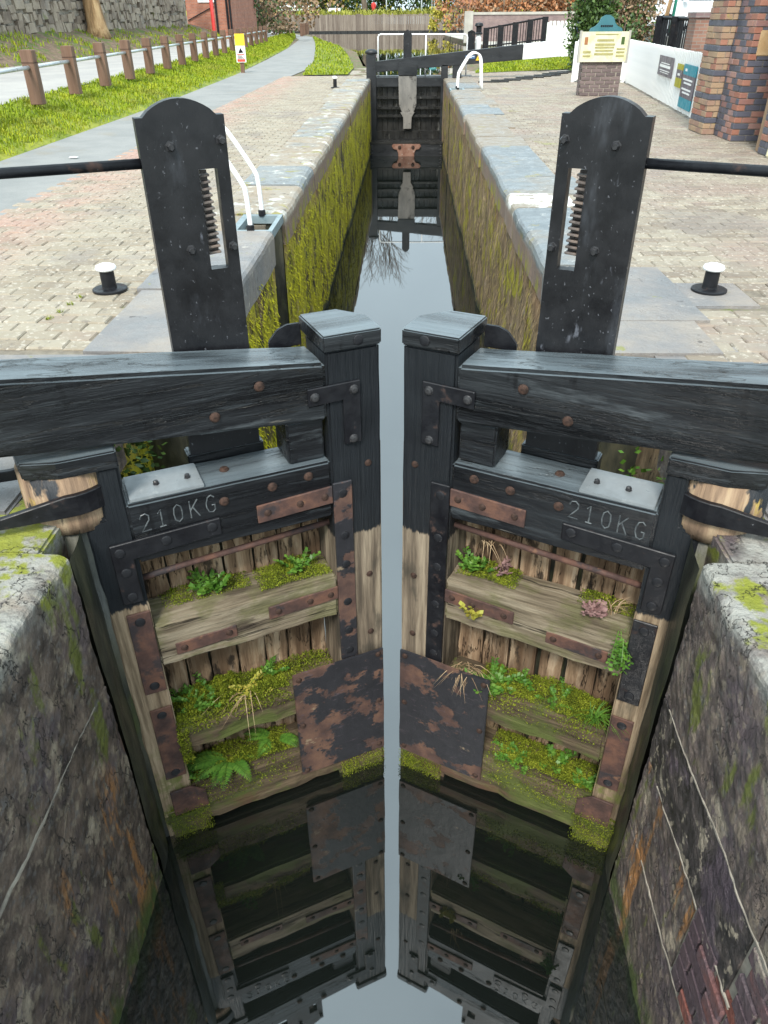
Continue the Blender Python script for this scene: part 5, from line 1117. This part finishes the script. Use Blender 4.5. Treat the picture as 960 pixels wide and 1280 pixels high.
for k, (x0,x1,z0,z1) in enumerate([(.25,.62,1.06,1.10),(.22,.65,.98,1.02),(.22,.64,.93,.96),(.24,.62,.87,.90),(.22,.64,.80,.84),(-.03,.14,.84,.88),(-.03,.14,.77,.80),(.70,.88,.90,.93),(.70,.88,.84,.87),(.70,.88,.77,.80),(.2,.7,1.18,1.20)]): MB().box(x0,x1,-.066,-.0605,z0,z1).build('print_line', m_ink, bd)
MB().box(-.02,.05,-.066,-.0605,1.0,1.14).build('picture', m_or, bd); MB().box(.78,.85,-.066,-.0605,1.0,1.14).build('picture', m_ev2, bd)
[MB().box(k,k+.04,-.07,.03,phh-.05,1.26).build('frame', m_conc, o) for k in (-.13,.93)]
hd = [(.06,1.24),(.78,1.24),(.76,1.30),(.66,1.34),(.60,1.40),(.55,1.50),(.46,1.545),(.38,1.545),(.29,1.50),(.24,1.40),(.18,1.34),(.08,1.30)]
hdo = MB().prism(hd, -.05, .0).build('header', M('header_teal', ((.035,.14,.17),(.05,.17,.20)), s=4, rough=.5, bump=0), o)
for x in range(6): MB().box(.29+x*.045,.325+x*.045,-.056,-.0505,1.325,1.36).build('header_print', m_biron, hdo)
# shrubs behind the fence
bush('conifer_shrub', 'dense green conifer shrub behind the information board', 'shrub', (at(736,50,29).x,29,.0), .62,.6,2.4,6500,.12,(m_ev2,m_ev2,m_ev2,m_ev1),221)
bush('brown_shrub', 'brown leafless shrub right of the conifer', 'shrub', (at(783,50,30).x,30,.0), .95,.8,2.5,7500,.11,(m_br,m_br,m_br,m_ev2),222)
bush('green_shrub', 'small grey green shrub in front of the brown shrub', 'shrub', (at(779,50,28.5).x,28.5,.0), .7,.6,1.5,1300,.10,(m_ev2,m_ev1),223)
# black railing, pier, stake, pole and cars at the car park
p0, p1 = at(828,22,26.5), at(869,24,24.6)
bar_fence('car_park_railing', 'black bar railing at the edge of the car park', (p0.x,26.5), (p1.x,24.6), 16, -.05, p0.z, -.05, p1.z, m_biron, 3)
a, b = at(862,70,22.5), at(902,70,22.5)
o = thing('brick_pier', 'low red brick pier beside the car park railing', 'brick pier', (a.x,22.5,0)); MB().box(0,b.x-a.x,0,.6,-.05,at(880,22,22.5).z).build('brickwork', m_brkdk, o); MB().box(-.04,b.x-a.x+.04,-.04,.64,at(880,22,22.5).z,at(880,15,22.5).z).build('cap', m_brkpur, o)
o = thing('timber_stake', 'leaning pale timber stake beside the car park railing', 'stake', (at(821,52,27).x,27,.0)); MB().tube([(-.05,0,-.2),(.15,0,1.4),(.28,0,2.4)], [.07,.065,.06], 7).build('shaft', m_tan, o); MB().lathe([(.068,2.38),(.05,2.44),(.01,2.46)], (.28,0,0), 7).build('tip', m_tan, o)
o = thing('green_pole', 'thin green pole in the car park', 'pole', (at(840,24,29.5).x,29.5,.95)); MB().tube([(0,0,0),(.05,0,1.5),(.1,0,3.2)], .05, 8).build('shaft', M('green_paint', ((.02,.20,.14),(.03,.24,.17)), s=3, rough=.5, bump=0), o, smooth=True); MB().lathe([(.09,-.02),(.09,.08),(.06,.1)], seg=10).build('base', m_biron, o)
def car(label, c, rz, body, group='cars in the car park'):
    o = thing('parked_car', label, 'car', c, rz, group); mb_ = M('car_paint', (body, tuple(k*1.05 for k in body)), s=2, rough=.25, bump=0)
    low = [(-2.1,.25),(2.1,.25),(2.15,.55),(2.0,.82),(1.0,.98),(-1.7,1.0),(-2.1,.85)]; MB().prism(low, -.86, .86).build('body', mb_, o, bev=.06)
    cab = [(1.05,.97),(.35,1.42),(-.2,1.50),(-1.2,1.46),(-1.85,1.0)]; MB().prism(cab, -.76, .76).build('cabin', mb_, o, bev=.05)
    for s in (-1,1):
        MB().prism([(.85,1.02),(.32,1.36),(-.25,1.42),(-.25,1.02)], s*.765-.004, s*.765+.004).build('window', m_glass, o); MB().prism([(-.33,1.02),(-.33,1.42),(-1.1,1.39),(-1.5,1.02)], s*.765-.004, s*.765+.004).build('window', m_glass, o)
        MB().box(.7,.86,min(s*.86,s*1.02),max(s*.86,s*1.02),.95,1.08).build('mirror', mb_, o, bev=.02)
        for x in (-1.3,1.35):
            wh = MB().lathe([(.20,-.09),(.31,-.09),(.32,0),(.31,.09),(.20,.09)], seg=18); wh.v = [(a,c2,b2) for a,b2,c2 in wh.v]; q = wh.build('wheel', m_biron, o, (x,s*.78,.32)); hb_ = MB().lathe([(.05,-.095),(.19,-.093),(.19,.093),(.05,.095)], seg=12); hb_.v = [(a,c2,b2) for a,b2,c2 in hb_.v]; hb_.build('rim', m_galv, q)
    MB().prism([(-.7,1.0),(.7,1.0),(.6,1.36),(-.6,1.36)], 0, .01, ax=0).build('windscreen', m_glass, o, (.72,0,0), (0,R(-30),0)) if False else None
a = at(858,24,33)
car('white car with teal tinted windows parked behind the black railing', (a.x+.5,34,.95), R(188), (.72,.74,.75))
car('second white car parked behind the first, nearer the green pole', (at(835,20,38).x,38.5,.95), R(190), (.70,.70,.70))
car('red car parked farthest back in the car park', (at(832,14,45).x,45.5,.95), R(190), (.5,.05,.05))
# brick building corner at the right
cols = {'buff': ((.30,.20,.14),(.36,.25,.155),(.28,.17,.13),(.38,.28,.17)), 'mix': ((.13,.12,.15),(.28,.13,.10),(.36,.20,.16),(.17,.15,.18)), 'blue': ((.07,.075,.10),(.11,.11,.14))}
mb_buff = M('buff_brick', cols['buff'], s=5, rough=.85, bump=.5, coord='pos', isl=.8, layers=(dict(c=(.35,.30,.06), s=4, lo=.62, hi=.7, a=.7),)); mb_mix = M('mixed_brick', cols['mix'], s=5, rough=.75, bump=.4, coord='pos', isl=.85); mb_blue = M('blue_brick', cols['blue'], s=5, rough=.5, bump=.3, coord='pos', isl=.8); mb_redb = M('red_brick', ((.28,.11,.075),(.34,.16,.11),(.24,.11,.09)), s=5, rough=.8, bump=.4, coord='pos', isl=.8)
bb = thing('brick_building', 'brick building corner with buff and blue brick piers at right edge', 'building', (4.5,12.5,0))
def pier(x0, x1, y0, y1, zt, pick):
    MB().box(x0+.014,x1-.014,y0+.014,y1,-.05,zt).build('pier_core', m_mortar, bb, (-4.5,-12.5,0))
    c = 0; z = .006
    while z < 2.0:
        h = .068
        for face in (0, 1):              # 0: face towards the lock tail (-y), 1: face towards the lock (-x)
            L0 = (x1-x0) if face == 0 else (y1-y0); u = 0; k = 0
            off = .11 if (c+face) % 2 else .0
            while u < L0-.02:
                l = min(.218 if not (u == 0 and off) else off, L0-u)
                mt = pick(c, face, u, z); d = rnd.uniform(-.005,.005)
                if face == 0: b = MB().box(x0+u+.005, x0+u+l-.005, y0+d, y0+.05, z, z+h)
                else: b = MB().box(x0+d, x0+.05, y0+u+.005+.0, y0+u+l-.005, z+.001, z+h+.001)
                b.build('brick', mt, bb, (-4.5,-12.5,0), bev=.004, bseg=1); u += l
        z += .0775; c += 1
def pk1(c, f, u, z): return mb_blue if c % 4 == 2 else (mb_buff if rnd.random() < .8 else mb_redb)
def pk2(c, f, u, z): return mb_redb if (u < .1 and c % 2) else (mb_blue if rnd.random() < .62 else mb_mix)
pier(4.57,4.90,12.92,13.6,4.5,pk1); pier(4.74,5.16,12.18,12.9,4.5,pk2)
MB().box(.33,.70,-.335,-.30,1.06,1.36).build('stone_block', M('buff_stone', ((.42,.27,.13),(.52,.38,.22)), s=5, rough=.85, bump=.4), bb, bev=.01)
MB().prism([(.245,0),(.36,0),(.36,3.0),(.245,3.0)], -1.42,-1.25).build('timber_post', M('door_post_timber', ((.24,.15,.09),(.34,.23,.14)), s=6, st=(1,1,.1), rough=.85, bump=.5), bb, bev=.01)
pier(4.72,5.4,10.7,11.1,4.5,lambda c,f,u,z: mb_redb if rnd.random() < .6 else mb_blue)
MB().prism([(.16,0),(.9,0),(.9,.42),(.20,.42)], -1.86,-1.80).build('guard_stone', M('painted_guard_stone', ((.50,.46,.30),(.60,.58,.44)), s=5, rough=.8, bump=.3, layers=(dict(c=(.30,.32,.06), s=4, lo=.5, hi=.6),)), bb, bev=.02)
MB().box(.70,6,-2.5,1.1,-.05,4.6).build('wall', m_brkdk, bb)
